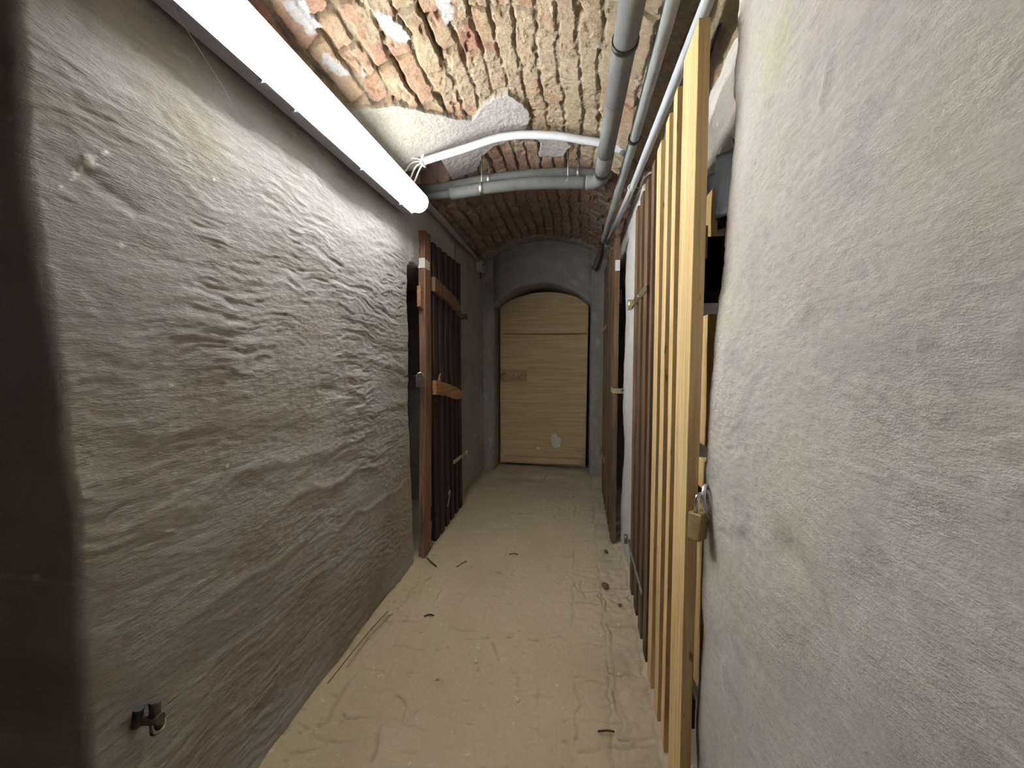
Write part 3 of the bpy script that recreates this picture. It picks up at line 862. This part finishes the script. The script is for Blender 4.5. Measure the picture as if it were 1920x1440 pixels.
def padlock(name_label, loc, w, th, hgt, rotz, tilt, body_mat, shackle_mat, sh=0.04, group=None):
    """loc is the top centre of the shackle; body hangs below"""
    t = thing('padlock', name_label, 'padlock', loc, group)
    R = Matrix.Rotation(rotz, 3, 'Z') @ Matrix.Rotation(tilt, 3, 'Y')
    L = Vector(loc)
    X = lambda p: L + R @ Vector(p)
    m = MB()
    b = 0.0025
    pts = [(-w / 2 + b, -th / 2), (w / 2 - b, -th / 2), (w / 2, -th / 2 + b), (w / 2, th / 2 - b), (w / 2 - b, th / 2), (-w / 2 + b, th / 2), (-w / 2, th / 2 - b), (-w / 2, -th / 2 + b)]
    n = len(pts); vs = []
    for z, s in ((-sh - hgt, 0.93), (-sh - hgt + 0.003, 1.0), (-sh - 0.003, 1.0), (-sh, 0.93)):
        vs += [X((p[0] * s, p[1] * s, z)) for p in pts]
    fs = [tuple(range(n))[::-1], tuple(range(3 * n, 4 * n))]
    for k in range(3):
        fs += [(k * n + i, k * n + (i + 1) % n, (k + 1) * n + (i + 1) % n, (k + 1) * n + i) for i in range(n)]
    m.add(vs, fs); m.build('body', body_mat, t)
    r = w * 0.345; rr = w * 0.12
    path = [X((-r, 0, -sh - 0.004)), X((-r, 0, -r))]
    path += [X((-r * math.cos(PI * k / 12), 0, -r + r * math.sin(PI * k / 12))) for k in range(1, 12)]
    path += [X((r, 0, -r)), X((r, 0, -sh - 0.004))]
    MB().tube(path, rr, 12).build('shackle', shackle_mat, t)
    MB().cyl(X((0, 0, -sh - hgt - 0.001)), X((0, 0, -sh - hgt + 0.002)), th * 0.28, 14).build('keyhole', MT['dull_steel'], t)
    return t


# ------------------------------------------------------------------ near right door: brown laths with new pale laths
def door_near_right():
    x0, x1 = 0.260, 0.287
    fl = lambda y: SL * y
    t = thing('slatted_door', 'slatted wooden door at right with pale new slats next to dark brown old slats', 'door', (0.275, 1.46, fl(1.46)))
    brown = [(1.902, 1.972), (1.756, 1.832), (1.618, 1.694), (1.500, 1.556)]
    for i, (a, b) in enumerate(brown):
        o = MB().plank((x0, a, fl(a) + 0.014), (x1, b, 1.985 + 0.004 * (i % 2)), seed=i).build('slat', MT['brown_wood'], t, bevel=0.0015)
        o['label'] = 'dark brown old slat'
    pale = [(1.378, 1.446, 1.99), (1.262, 1.318, 2.005), (1.163, 1.206, 2.015)]
    for i, (a, b, zt) in enumerate(pale):
        o = MB().plank((x0, a, fl(a) + 0.012), (x1, b, zt), seed=20 + i).build('slat', MT['pale_wood'], t, bevel=0.0012)
        o['label'] = 'pale new slat'
    o = MB().plank((x0 - 0.002, 0.976, fl(1.0) + 0.010), (x1 - 0.002, 1.100, 2.035), seed=33, jit=0.002).build('stile', MT['pale_wood'], t, bevel=0.0018)
    o['label'] = 'wide pale stile carrying the lock'
    for z in (0.33, 1.55):
        MB().plank((x1 + 0.001, 1.03, z - 0.04), (x1 + 0.021, 1.91, z + 0.04), axis=1, seed=int(z * 100)).build('rail', MT['brown_wood'], t, bevel=0.0015)
    h = strap_hinge(t, x0, 1.605, 2.055, 1.55, MT['aged_zinc'], 0.30)
    h['label'] = 'brassy strap hinge with bright knuckle'
    [c for c in h.children if c.name.startswith('hinge_knuckle')][0].data.materials[0] = MT['zinc']
    strap_hinge(t, x0, 1.585, 2.07, 0.318, MT['dull_steel'], 0.30, w=0.030)
    # hasp plate behind the stile, reaching out to the lock
    m = MB().box((x1 + 0.004, 0.955, 0.925), (x1 + 0.007, 1.06, 0.950))
    m.ring((x1 + 0.0, 0.952, 0.934), (0.3, 0, 1), 0.011, 0.003)
    m.build('hasp', MT['steel'], t)
    return t


door_near_right()
padlock('brass padlock with steel shackle hanging at the pale slatted door on the right', (0.277, 0.940, 0.948), 0.038, 0.029, 0.062, math.radians(47), math.radians(4), MT['brass'], MT['steel'], sh=0.042)
st = thing('wall_staple', 'white metal staple ring in the right wall beside the brass padlock', 'staple', (0.30, 0.95, 0.93))
m = MB().tube(spline([(0.312, 0.985, 0.955), (0.292, 0.952, 0.962), (0.285, 0.938, 0.944), (0.288, 0.936, 0.915), (0.298, 0.945, 0.893), (0.312, 0.965, 0.885)], 6), 0.0048, 10)
m.build('ring', MT['bright_steel'], st)
MB().box((0.298, 0.945, 0.868), (0.304, 0.985, 0.884)).build('plate', MT['steel'], st, bevel=0.001)


# ------------------------------------------------------------------ left door
def door_left():
    xf, xb = -0.880, -0.908
    fl = lambda y: SL * y
    t = thing('slatted_door', 'dark brown slatted wooden door on the left wall with two tan cross boards', 'door', (-0.895, 2.45, fl(2.45)))
    zb = lambda y: fl(y) + 0.012
    m = MB().plank((xb - 0.012, 2.115, zb(2.115)), (xf, 2.205, 2.012), seed=3)
    m.v = [(x, y - 0.055 * max(0.0, 1.1 - z), z) for x, y, z in m.v]              # the stile bends out towards its foot
    m.build('stile', MT['red_brown_wood'], t, bevel=0.002)
    ys = [2.245, 2.345, 2.445, 2.545, 2.645, 2.735]
    for i, a in enumerate(ys):
        MB().plank((xb, a, zb(a)), (xf, a + 0.056, 1.985 - 0.0 * i), seed=40 + i).build('slat', MT['dark_wood'], t, bevel=0.0015)
    for z in (0.30, 1.88):
        MB().plank((xb - 0.018, 2.21, z - 0.04), (xb - 0.001, 2.80, z + 0.04), axis=1, seed=int(z * 50)).build('rail', MT['dark_wood'], t, bevel=0.0015)
    # two light cross boards on the front, each running to a rounded end
    def board(y0, z0, y1, z1, hh, seed, mt):
        n = 12; top = []; bot = []
        for k in range(n + 1):
            q = k / n
            y = y0 + (y1 - y0) * q; z = z0 + (z1 - z0) * q - 0.018 * q * q
            e = 1.0 - 0.72 * max(0, (q - 0.72) / 0.28) ** 2.2
            w = hh / 2 * e
            top.append((y, z + w)); bot.append((y, z - w * (1 + 0.10 * math.sin(7 * q + seed))))
        MB().prism(top + bot[::-1], 0, xf + 0.001, xf + 0.027).build('cross_board', mt, t, bevel=0.0025)
    board(2.206, 1.728, 2.70, 1.665, 0.082, 1, MT['red_brown_wood'])
    board(2.206, 1.108, 2.73, 1.035, 0.084, 2, MT['tan_board'])
    # splinter standing up from the lower board
    MB().prism([(2.285, 1.14), (2.325, 1.14), (2.315, 1.16), (2.318, 1.19), (2.30, 1.172)], 0, xf + 0.006, xf + 0.014).build('splinter', MT['tan_board'], t)
    c = MB().prism([(2.072, 1.575), (2.116, 1.56), (2.116, 1.70), (2.072, 1.69)], 0, xb - 0.004, xf - 0.010).build('latch_block', MT['tan_board'], t, bevel=0.002)
    p = MB().box((xb - 0.0125, 2.1125, 1.80), (xf + 0.0012, 2.1145, 1.856)).box((xf, 2.113, 1.80), (xf + 0.0012, 2.185, 1.85)).build('paper_label', MT['paper'], t)
    strap_hinge(t, xf, 2.58, 2.875, 0.548, MT['zinc'], -0.925, sgn=1, w=0.030)
    h = strap_hinge(t, xf, 2.66, 2.885, 1.615, MT['rusty'], -0.925, sgn=1, w=0.03)
    h['label'] = 'dark rusty strap hinge'
    m = MB().box((xf - 0.03, 2.055, 1.165), (xf - 0.026, 2.116, 1.20)); m.ring((xf - 0.03, 2.045, 1.182), (0, 0, 1), 0.012, 0.003)
    m.build('hasp', MT['dull_steel'], t)
    w = MB().tube(spline([(xf + 0.006, 2.46, 0.36), (xf + 0.012, 2.475, 0.385), (xf + 0.008, 2.49, 0.36), (xf + 0.008, 2.47, 0.33), (xf + 0.006, 2.445, 0.28)], 6), 0.002, 8).build('string_scrap', MT['paper'], t)


door_left()
padlock('dark weathered padlock hanging at the left slatted door', (-0.888, 2.045, 1.198), 0.048, 0.026, 0.050, math.radians(20), 0, MT['rusty'], MT['steel'], sh=0.030)
w = thing('wall_screw', 'rusty screw in a plaster hole left of the dark padlock', 'screw', (-0.915, 1.915, 1.185))
m = MB().cyl((-0.93, 1.915, 1.185), (-0.902, 1.915, 1.185), 0.004, 10); m.cyl((-0.906, 1.915, 1.185), (-0.899, 1.915, 1.185), 0.0075, 6)
m.build('shank', MT['rusty'], w)


# ------------------------------------------------------------------ far right door
def door_far_right():
    x0, x1 = 0.200, 0.228
    fl = lambda y: SL * y
    t = thing('slatted_door', 'narrow-looking dark brown slatted door at the far right, near the back wall', 'door', (0.215, 2.9, fl(2.9)))
    ed = [2.405, 2.53, 2.64, 2.75, 2.86, 2.97, 3.08, 3.19]
    for i, a in enumerate(ed):
        w = 0.085 if i == 0 else 0.062
        xa = x0 - 0.012 * (a - 2.4)
        MB().plank((xa, a, fl(a) + 0.014), (xa + 0.030, a + w, 2.0), seed=60 + i).build('stile' if i in (0,) else 'slat', MT['brown_wood'], t, bevel=0.0015)
    for z in (0.42, 1.66):
        MB().plank((x1 + 0.004, 2.45, z - 0.04), (x1 + 0.022, 3.22, z + 0.04), axis=1, seed=int(z * 70)).build('rail', MT['brown_wood'], t, bevel=0.0015)
    strap_hinge(t, x0 - 0.008, 2.95, 3.29, 1.53, MT['zinc'], 0.26, w=0.034)
    strap_hinge(t, x0 - 0.008, 2.97, 3.30, 0.505, MT['dull_steel'], 0.26, w=0.034)
    MB().box((x0 + 0.004, 2.400, 1.805), (x1 + 0.003, 2.4035, 1.868)).build('paper_label', MT['paper'], t)
    m = MB().box((x0 - 0.005, 2.40, 1.075), (x0 - 0.001, 2.50, 1.105)).box((x0 - 0.004, 2.396, 1.07), (x1 + 0.02, 2.401, 1.10))
    m.ring((x1 + 0.028, 2.40, 1.086), (0, 1, 0), 0.012, 0.003)
    m.build('hasp', MT['zinc'], t)


door_far_right()


# ------------------------------------------------------------------ back door
def door_back():
    y0, y1 = 3.800, 3.822
    zb = SL * 3.8 + 0.030
    t = thing('plywood_door', 'tan plywood door with arched top in the back wall doorway', 'door', (-0.355, 3.81, zb))
    n = 24; L, R = -0.790, 0.078
    pts = [(L, zb + 0.012), (R - 0.016, zb - 0.004)]
    for k in range(n + 1):
        x = R + (L - R) * k / n
        pts.append((x, 1.950 - 0.115 * abs((x + 0.345) / 0.44) ** 2.0))
    MB().prism(pts, 1, y0, y1).build('panel', MT['plywood'], t)
    yf = y0 - 0.001
    rot = lambda d: Matrix.Rotation(math.radians(d), 3, 'Y')
    MB().box((-0.765, yf - 0.045, 1.545), (0.062, yf, 1.612), rot(0.6)).build('batten', MT['batten_wood'], t, bevel=0.002)
    MB().box((-0.762, yf - 0.018, 0.325), (0.040, yf, 0.395), rot(0.2)).build('batten', MT['batten_wood'], t, bevel=0.002)
    MB().box((-0.755, yf - 0.040, 0.262), (0.032, yf, 0.322), rot(0.2)).build('batten', MT['batten_wood'], t, bevel=0.002)
    lb = MB().box((-0.785, yf - 0.016, 1.078), (-0.520, yf, 1.192), rot(0.8)).build('lock_board', MT['board_brown'], t, bevel=0.002)
    MB().box((-0.70, yf - 0.020, 1.110), (-0.545, yf - 0.016, 1.158), rot(0.8)).build('hasp_plate', MT['board_brown'], lb, bevel=0.001)
    for (x, z) in ((-0.565, 1.134), (-0.65, 1.136), (-0.60, 1.12)):
        MB().cyl((x, yf - 0.023, z), (x, yf - 0.019, z), 0.0055, 10).build('screw', MT['rusty'], lb)
    # splash of white paint
    rnd = random.Random(5)
    for (cx, cz, a, b) in ((-0.245, 0.50, 0.034, 0.062), (-0.20, 0.475, 0.026, 0.052), (-0.235, 0.44, 0.03, 0.03), (-0.405, 0.405, 0.016, 0.012)):
        ring = []
        for k in range(22):
            an = 2 * PI * k / 22; q = 0.75 + 0.35 * rnd.random()
            ring.append((cx + a * q * math.cos(an), cz + b * q * math.sin(an)))
        MB().prism(ring, 1, yf - 0.0004, yf + 0.001).build('paint_splash', MT['white_paint'], t)


door_back()
padlock('brass padlock on the left edge of the plywood back door', (-0.765, 3.765, 1.165), 0.052, 0.028, 0.062, math.radians(15), math.radians(-32), MT['brass'], MT['steel'], sh=0.036)


# ------------------------------------------------------------------ pipes
def clamp(parent, c, axis, R, mat, rod=None, name='pipe_clamp'):
    m = MB()
    ax = Vector(axis).normalized()
    m.tube([Vector(c) - ax * 0.009, Vector(c) - ax * 0.008, Vector(c) + ax * 0.008, Vector(c) + ax * 0.009], [R - 0.002, R, R, R - 0.002], 24)
    if rod:
        m.cyl(c, rod, 0.004, 8)
    o = m.build(name, mat, parent)
    return o


def big_pipe():
    t = thing('insulated_pipe', 'thick grey insulated pipe along the vault ending in an elbow', 'pipe', (0.12, 1.2, 2.16))
    r = 0.034
    P = lambda y: Vector((0.150 - 0.027 * y, y, 2.165 - 0.004 * y))
    f = MT['foam_grey']
    MB().tube([P(-1.8), P(1.418)], r, 28).build('insulation', f, t)
    MB().tube([P(1.4205), P(1.75)], r, 28).build('insulation', f, t)
    MB().tube([P(1.7525), P(1.93)], r + 0.002, 28).build('insulation', f, t)
    MB().tube([P(-1.8), P(1.99)], r - 0.004, 20).build('pipe', MT['black_rubber'], t)
    # elbow and the run across to the left wall
    a = P(1.9325); path = [a]
    R = 0.075
    c = Vector((a.x - R, 1.965, a.z))
    for k in range(0, 9):
        an = PI / 2 * k / 8
        path.append(Vector((c.x + R * math.cos(an), c.y + R * math.sin(an) , a.z + 0.012 * k / 8)))
    x_end = path[-1]
    MB().tube(path, r, 28).build('elbow', f, t)
    run = [(x_end.x, x_end.y, x_end.z), (-0.08, 2.045, 2.180), (-0.27, 2.05, 2.193), (-0.45, 2.05, 2.190), (-0.545, 2.05, 2.184), (-0.70, 2.05, 2.172)]
    sp = spline(run, 6)
    MB().tube(sp, 0.030, 24).build('insulation', MT['foam_dark'], t)
    MB().tube([(-0.66, 2.05, 2.175), (-0.78, 2.05, 2.165), (-0.91, 2.05, 2.160)], 0.021, 20).build('pipe', MT['foam_dark'], t)
    for x, z in ((-0.068, 2.181), (-0.525, 2.186)):
        o = clamp(t, (x, 2.047, z), (1, 0.0, -0.03 if x > -.3 else .05), 0.0325, MT['dull_steel'], rod=(x, 2.05, z + 0.17))
        o['label'] = 'steel clamp holding the cross run'
    for y in (0.93, 1.175):
        clamp(t, P(y), (0, 1, 0), r + 0.004, MT['black_rubber'], rod=tuple(P(y) + Vector((0.0, 0, 0.14))))
    clamp(t, P(1.905), (0, 1, 0), r + 0.0035, MT['black_rubber'])


big_pipe()

t = thing('insulated_pipe', 'grey insulated pipe across the vault behind the elbowed run', 'pipe', (-0.4, 2.11, 2.25))
sp = spline([(0.16, 2.11, 2.222), (0.08, 2.11, 2.236), (-0.02, 2.115, 2.258), (-0.27, 2.12, 2.272), (-0.53, 2.115, 2.262), (-0.68, 2.11, 2.243), (-0.78, 2.10, 2.232), (-0.92, 2.09, 2.228)], 6)
MB().tube(sp, 0.026, 24).build('insulation', MT['foam_dark'], t)
for x, z in ((-0.015, 2.259), (-0.50, 2.263)):
    clamp(t, (x, 2.115, z), (1, 0, -0.05 if x > -.3 else 0.05), 0.0285, MT['dull_steel'], rod=(x, 2.12, z + 0.10))

t = thing('metal_pipe', 'plain mid-grey pipe running between the thick insulated pipe and the white pipe', 'pipe', (0.19, 1.4, 2.1))
run = [(0.232, -1.8, 2.14), (0.215, 1.13, 2.14), (0.205, 1.62, 2.14), (0.162, 2.80, 2.13), (0.153, 2.90, 2.115)]
MB().tube(run, 0.0195, 22).build('pipe', MT['pipe_grey'], t)
MB().tube(spline([(0.154, 2.89, 2.117), (0.149, 2.97, 2.095), (0.135, 3.03, 2.05), (0.118, 3.06, 2.00), (0.100, 3.07, 1.975)], 6), 0.024, 20).build('elbow', MT['rusty'], t)
clamp(t, (0.2045, 1.63, 2.14), (-0.03, 1, 0), 0.024, MT['black_rubber'], rod=(0.245, 1.64, 2.20))
clamp(t, (0.1565, 2.86, 2.122), (-0.03, 1, 0), 0.026, MT['black_rubber'], rod=(0.152, 2.86, 2.24))

t = thing('plastic_pipe', 'thin white plastic pipe passing above the tops of the door slats', 'pipe', (0.26, 1.5, 2.1))
MB().tube([(0.315, -1.8, 2.10), (0.302, 0.8, 2.10), (0.288, 1.011, 2.10), (0.245, 1.938, 2.10), (0.185, 2.85, 2.10)], 0.0155, 20).build('pipe', MT['pipe_light'], t)
MB().tube(spline([(0.186, 2.84, 2.10), (0.168, 3.0, 2.09), (0.15, 3.05, 2.04), (0.135, 3.08, 1.99), (0.115, 3.09, 1.965)], 6), 0.0165, 18).build('elbow', MT['pipe_grey'], t)
MB().ring((0.2385, 1.975, 2.10), (-0.05, 1, 0), 0.0165, 0.0022).tube([(0.255, 1.975, 2.10), (0.285, 1.975, 2.094)], 0.002, 6).build('cable_tie', MT['paper'], t)
MB().ring((0.166, 3.0, 2.088), (-0.05, 1, 0), 0.018, 0.0022).build('cable_tie', MT['paper'], t)

t = thing('cable', 'thin black cable along the top of the right wall above the pale door', 'cable', (0.37, 0.95, 2.15))
MB().tube(spline([(0.375, -1.0, 2.20), (0.365, 0.6, 2.19), (0.352, 0.95, 2.155), (0.348, 1.06, 2.13), (0.35, 1.2, 2.10), (0.36, 1.35, 2.08)], 8), 0.006, 10).build('cable_sheath', MT['black_rubber'], t)

# white conduit across the vault
t = thing('conduit', 'white plastic conduit bending across the brick vault', 'conduit', (-0.35, 1.87, 2.33))
pts = [(-0.775, 1.868, 2.262), (-0.66, 1.868, 2.284), (-0.55, 1.868, 2.305), (-0.42, 1.868, 2.333), (-0.35, 1.868, 2.339), (-0.26, 1.868, 2.337), (-0.12, 1.868, 2.318), (0.0, 1.868, 2.288), (0.10, 1.87, 2.262), (0.20, 1.88, 2.225)]
MB().tube(spline(pts, 5), 0.0175, 20).build('conduit_tube', MT['conduit_white'], t)
MB().tube(spline([(0.18, 1.88, 2.232), (0.25, 1.89, 2.19), (0.32, 1.90, 2.15)], 5), 0.019, 18).build('conduit_socket', MT['foam_dark'], t)
m = MB()
m.prism([(-0.788, 2.243), (-0.776, 2.240), (-0.764, 2.286), (-0.776, 2.30)], 1, 1.845, 1.892)
m.build('conduit_end', MT['conduit_white'], t, bevel=0.001)

# loose cables between the conduit and the lamp
loops = [[(-0.77, 1.87, 2.262), (-0.82, 1.83, 2.262), (-0.875, 1.78, 2.235), (-0.885, 1.70, 2.19), (-0.89, 1.62, 2.125)],
         [(-0.77, 1.875, 2.268), (-0.80, 1.86, 2.29), (-0.85, 1.80, 2.27), (-0.895, 1.74, 2.22), (-0.90, 1.66, 2.13)],
         [(-0.77, 1.865, 2.256), (-0.815, 1.86, 2.235), (-0.85, 1.87, 2.185), (-0.875, 1.86, 2.14), (-0.895, 1.80, 2.115)],
         [(-0.77, 1.868, 2.258), (-0.80, 1.87, 2.225), (-0.835, 1.88, 2.17), (-0.87, 1.86, 2.115), (-0.90, 1.80, 2.105)],
         [(-0.77, 1.872, 2.262), (-0.83, 1.85, 2.25), (-0.86, 1.83, 2.20), (-0.885, 1.78, 2.15), (-0.905, 1.72, 2.11)]]
cl = ['loose white cable arching highest from the conduit end', 'loose white cable sweeping widest behind the lamp', 'loose white cable bending down beside the lamp end', 'lowest loose white cable hanging at the conduit end', 'loose white cable in the middle of the bundle by the lamp']
for p, l in zip(loops, cl):
    o = MB().tube(spline(p, 6), 0.0042, 10).build('cable', MT['cable_white'], None, origin=p[0])
    tag(o, l, 'cable', 'loose white cables by the lamp', 'thing')

# grey pipe and junction box on the left wall beyond the lamp
t = thing('wall_conduit', 'grey conduit pipe along the top of the left wall beyond the lamp', 'conduit', (-0.89, 2.6, 2.18))
MB().tube([(-0.885, 1.90, 2.178), (-0.888, 2.6, 2.178), (-0.892, 3.36, 2.170)], 0.021, 20).build('conduit_tube', MT['pipe_grey'], t)
t = thing('junction_box', 'small grey junction box at the end of the left wall conduit', 'box', (-0.885, 3.40, 2.13))
MB().box((-0.915, 3.355, 2.075), (-0.862, 3.440, 2.165)).build('body', MT['pipe_light'], t, bevel=0.004)
MB().cyl((-0.866, 3.40, 2.135), (-0.858, 3.40, 2.135), 0.010, 16).build('gland', MT['black_rubber'], t)
MB().tube([(-0.89, 3.40, 2.087), (-0.888, 3.40, 2.05), (-0.890, 3.40, 2.015)], 0.005, 10).build('wire', MT['black_rubber'], t)

# pipe fitting low on the left wall
t = thing('pipe_fitting', 'small black metal pipe fitting sticking out low on the left wall', 'pipe fitting', (-0.90, 0.635, 0.50))
MB().cyl((-0.935, 0.62, 0.50), (-0.865, 0.633, 0.50), 0.011, 16).build('stub', MT['rusty'], t)
MB().cyl((-0.878, 0.632, 0.470), (-0.878, 0.632, 0.535), 0.010, 16).build('valve_body', MT['rusty'], t)
MB().cyl((-0.878, 0.632, 0.535), (-0.878, 0.632, 0.541), 0.0105, 6).build('cap_nut', MT['dull_steel'], t)
MB().ring((-0.872, 0.633, 0.486), (1, 0.1, 0.5), 0.013, 0.0035).build('collar', MT['dull_steel'], t)
MB().cyl((-0.90, 0.612, 0.50), (-0.885, 0.608, 0.545), 0.009, 12).build('lever', MT['black_rubber'], t)

# ------------------------------------------------------------------ things inside the right compartment
t = thing('door_post', 'pale wooden post standing behind the pale slatted door', 'post', (0.345, 1.10, 0.3))
MB().plank((0.33, 1.085, 0.345), (0.362, 1.135, 0.99), seed=71).plank((0.33, 1.087, 1.03), (0.362, 1.135, 1.38), seed=72).build('timber', MT['pale_wood'], t, bevel=0.0015)
t = thing('storage_board', 'pale board leaning in the dark opening above the black box', 'board', (0.43, 1.35, 1.58))
MB().plank((0.405, 1.33, 1.60), (0.425, 1.40, 1.80), seed=73).build('board', MT['pale_wood'], t, bevel=0.001)
t = thing('plastic_sheet', 'grey translucent-looking plastic sheet hanging at the top of the dark opening', 'sheet', (0.42, 1.25, 1.8))
vs = []; fs = []
for j in range(13):
    for i in range(9):
        z = 1.88 - 0.20 * j / 12; y = 1.20 + 0.22 * i / 8
        vs.append((0.415 + 0.03 * math.sin(3.5 * i / 8 * PI + j * 0.15) + 0.03 * i / 8, y, z))
for j in range(12):
    for i in range(8):
        a = j * 9 + i; fs.append((a, a + 1, a + 10, a + 9))
o = MB().add(vs, fs, True).build('sheet', MT['plastic_sheet'], t)
s = o.modifiers.new('solid', 'SOLIDIFY'); s.thickness = 0.001
t = thing('storage_box', 'black box standing in the dark opening behind the pale door', 'box', (0.42, 1.25, 1.5))
MB().box((0.33, 1.12, 1.45), (0.46, 1.38, 1.59)).build('carton', MT['black_card'], t, bevel=0.004)

# ------------------------------------------------------------------ litter on the floor
fz = lambda x, y: SL * y + 0.003


def litter(name, pts, r, mat, label, cat, group=None):
    o = MB().tube(spline([(x, y, fz(x, y) + r * 0.6 + dz) for x, y, dz in pts], 6), r, 8).build(name, mat, None, origin=(pts[0][0], pts[0][1], fz(*pts[0][:2])))
    return tag(o, label, cat, group, 'thing')


litter('twig', [(-0.868, 2.066, .004), (-0.83, 2.03, .006), (-0.78, 1.99, .004)], 0.0035, MT['twig'], 'dark twig on the floor at the foot of the left slatted door', 'twig')
litter('twig', [(-0.668, 2.004, .004), (-0.65, 2.04, .005), (-0.63, 2.07, .004)], 0.0024, MT['twig'], 'thin twig in mid-floor, right of the dark twig by the left door', 'twig')
litter('twig', [(-0.40, 2.178, .004), (-0.37, 2.188, .005), (-0.345, 2.184, .004)], 0.003, MT['twig'], 'small dark twig lying farthest down the middle of the floor', 'twig')
litter('twig', [(-0.692, 1.606, .004), (-0.67, 1.62, .005), (-0.65, 1.618, .004)], 0.003, MT['twig'], 'short twig on the left half of the floor near the straws', 'twig')
litter('twig', [(0.068, 1.20, .005), (0.095, 1.206, .006), (0.12, 1.208, .005)], 0.003, MT['twig'], 'straight twig on the brick paving at lower right of the floor', 'twig')
litter('straw', [(-0.872, 1.285, .012), (-0.87, 1.40, .012), (-0.86, 1.50, .010), (-0.85, 1.585, .008)], 0.0013, MT['straw'], 'long pale straw lying along the foot of the left wall', 'straw')
litter('straw', [(-0.892, 1.20, .022), (-0.885, 1.38, .020), (-0.88, 1.48, .018), (-0.868, 1.60, .012)], 0.0016, MT['twig'], 'darker straw pressed against the foot of the left wall', 'straw')
pebs = [(-0.853, 1.60, .008, 'largest white crumb on the floor, near the left wall'), (-0.84, 1.85, .005, 'white crumb near the foot of the left door'), (-0.39, 1.404, .007, 'white crumb in the middle scuff of the floor'),
        (-0.513, 1.306, .005, 'white crumb left of the middle scuff'), (-0.203, 1.268, .006, 'white crumb right of centre in the front of the floor'), (-0.045, 2.228, .006, 'white crumb far back on the right side of the floor'),
        (-0.425, 1.725, .004, 'tiny white crumb in mid-floor behind the scuff'), (-0.733, 1.278, .004, 'tiny white crumb left front of the floor'), (0.10, 1.62, .005, 'white crumb beside the paving joint near the brown slats')]
for i, (x, y, r, l) in enumerate(pebs):
    o = MB().blob((x, y, fz(x, y) + r * 0.7), (r, r * 1.2, r * 0.8), seed=i, nu=10, nv=7).build('plaster_crumb', MT['pebble'], None, origin=(x, y, fz(x, y)))
    tag(o, l, 'crumb', 'white plaster crumbs on the floor', 'thing')
for i, (x, y, r, l) in enumerate([(0.138, 1.965, .016, 'dark clod of dirt by the paving near the far brown slats'), (0.20, 1.83, .009, 'dark clod of dirt beside the lower door hinge'), (0.165, 2.30, .014, 'dark clod of dirt below the far right door edge')]):
    o = MB().blob((x, y, fz(x, y) + r * 0.45), (r, r * 1.3, r * 0.6), seed=50 + i).build('dirt_clod', MT['clod'], None, origin=(x, y, fz(x, y)))
    tag(o, l, 'clod', 'dirt clods on the floor', 'thing')
o = MB().tube(spline([(-0.868, 0.72, 2.02), (-0.885, 0.80, 1.985), (-0.895, 0.86, 1.955), (-0.905, 0.905, 1.93)], 6), 0.0007, 6).build('cobweb_thread', MT['cobweb'], None, origin=(-0.868, 0.72, 2.02))
tag(o, 'fine white cobweb thread hanging below the lamp on the left wall', 'cobweb', None, 'thing')
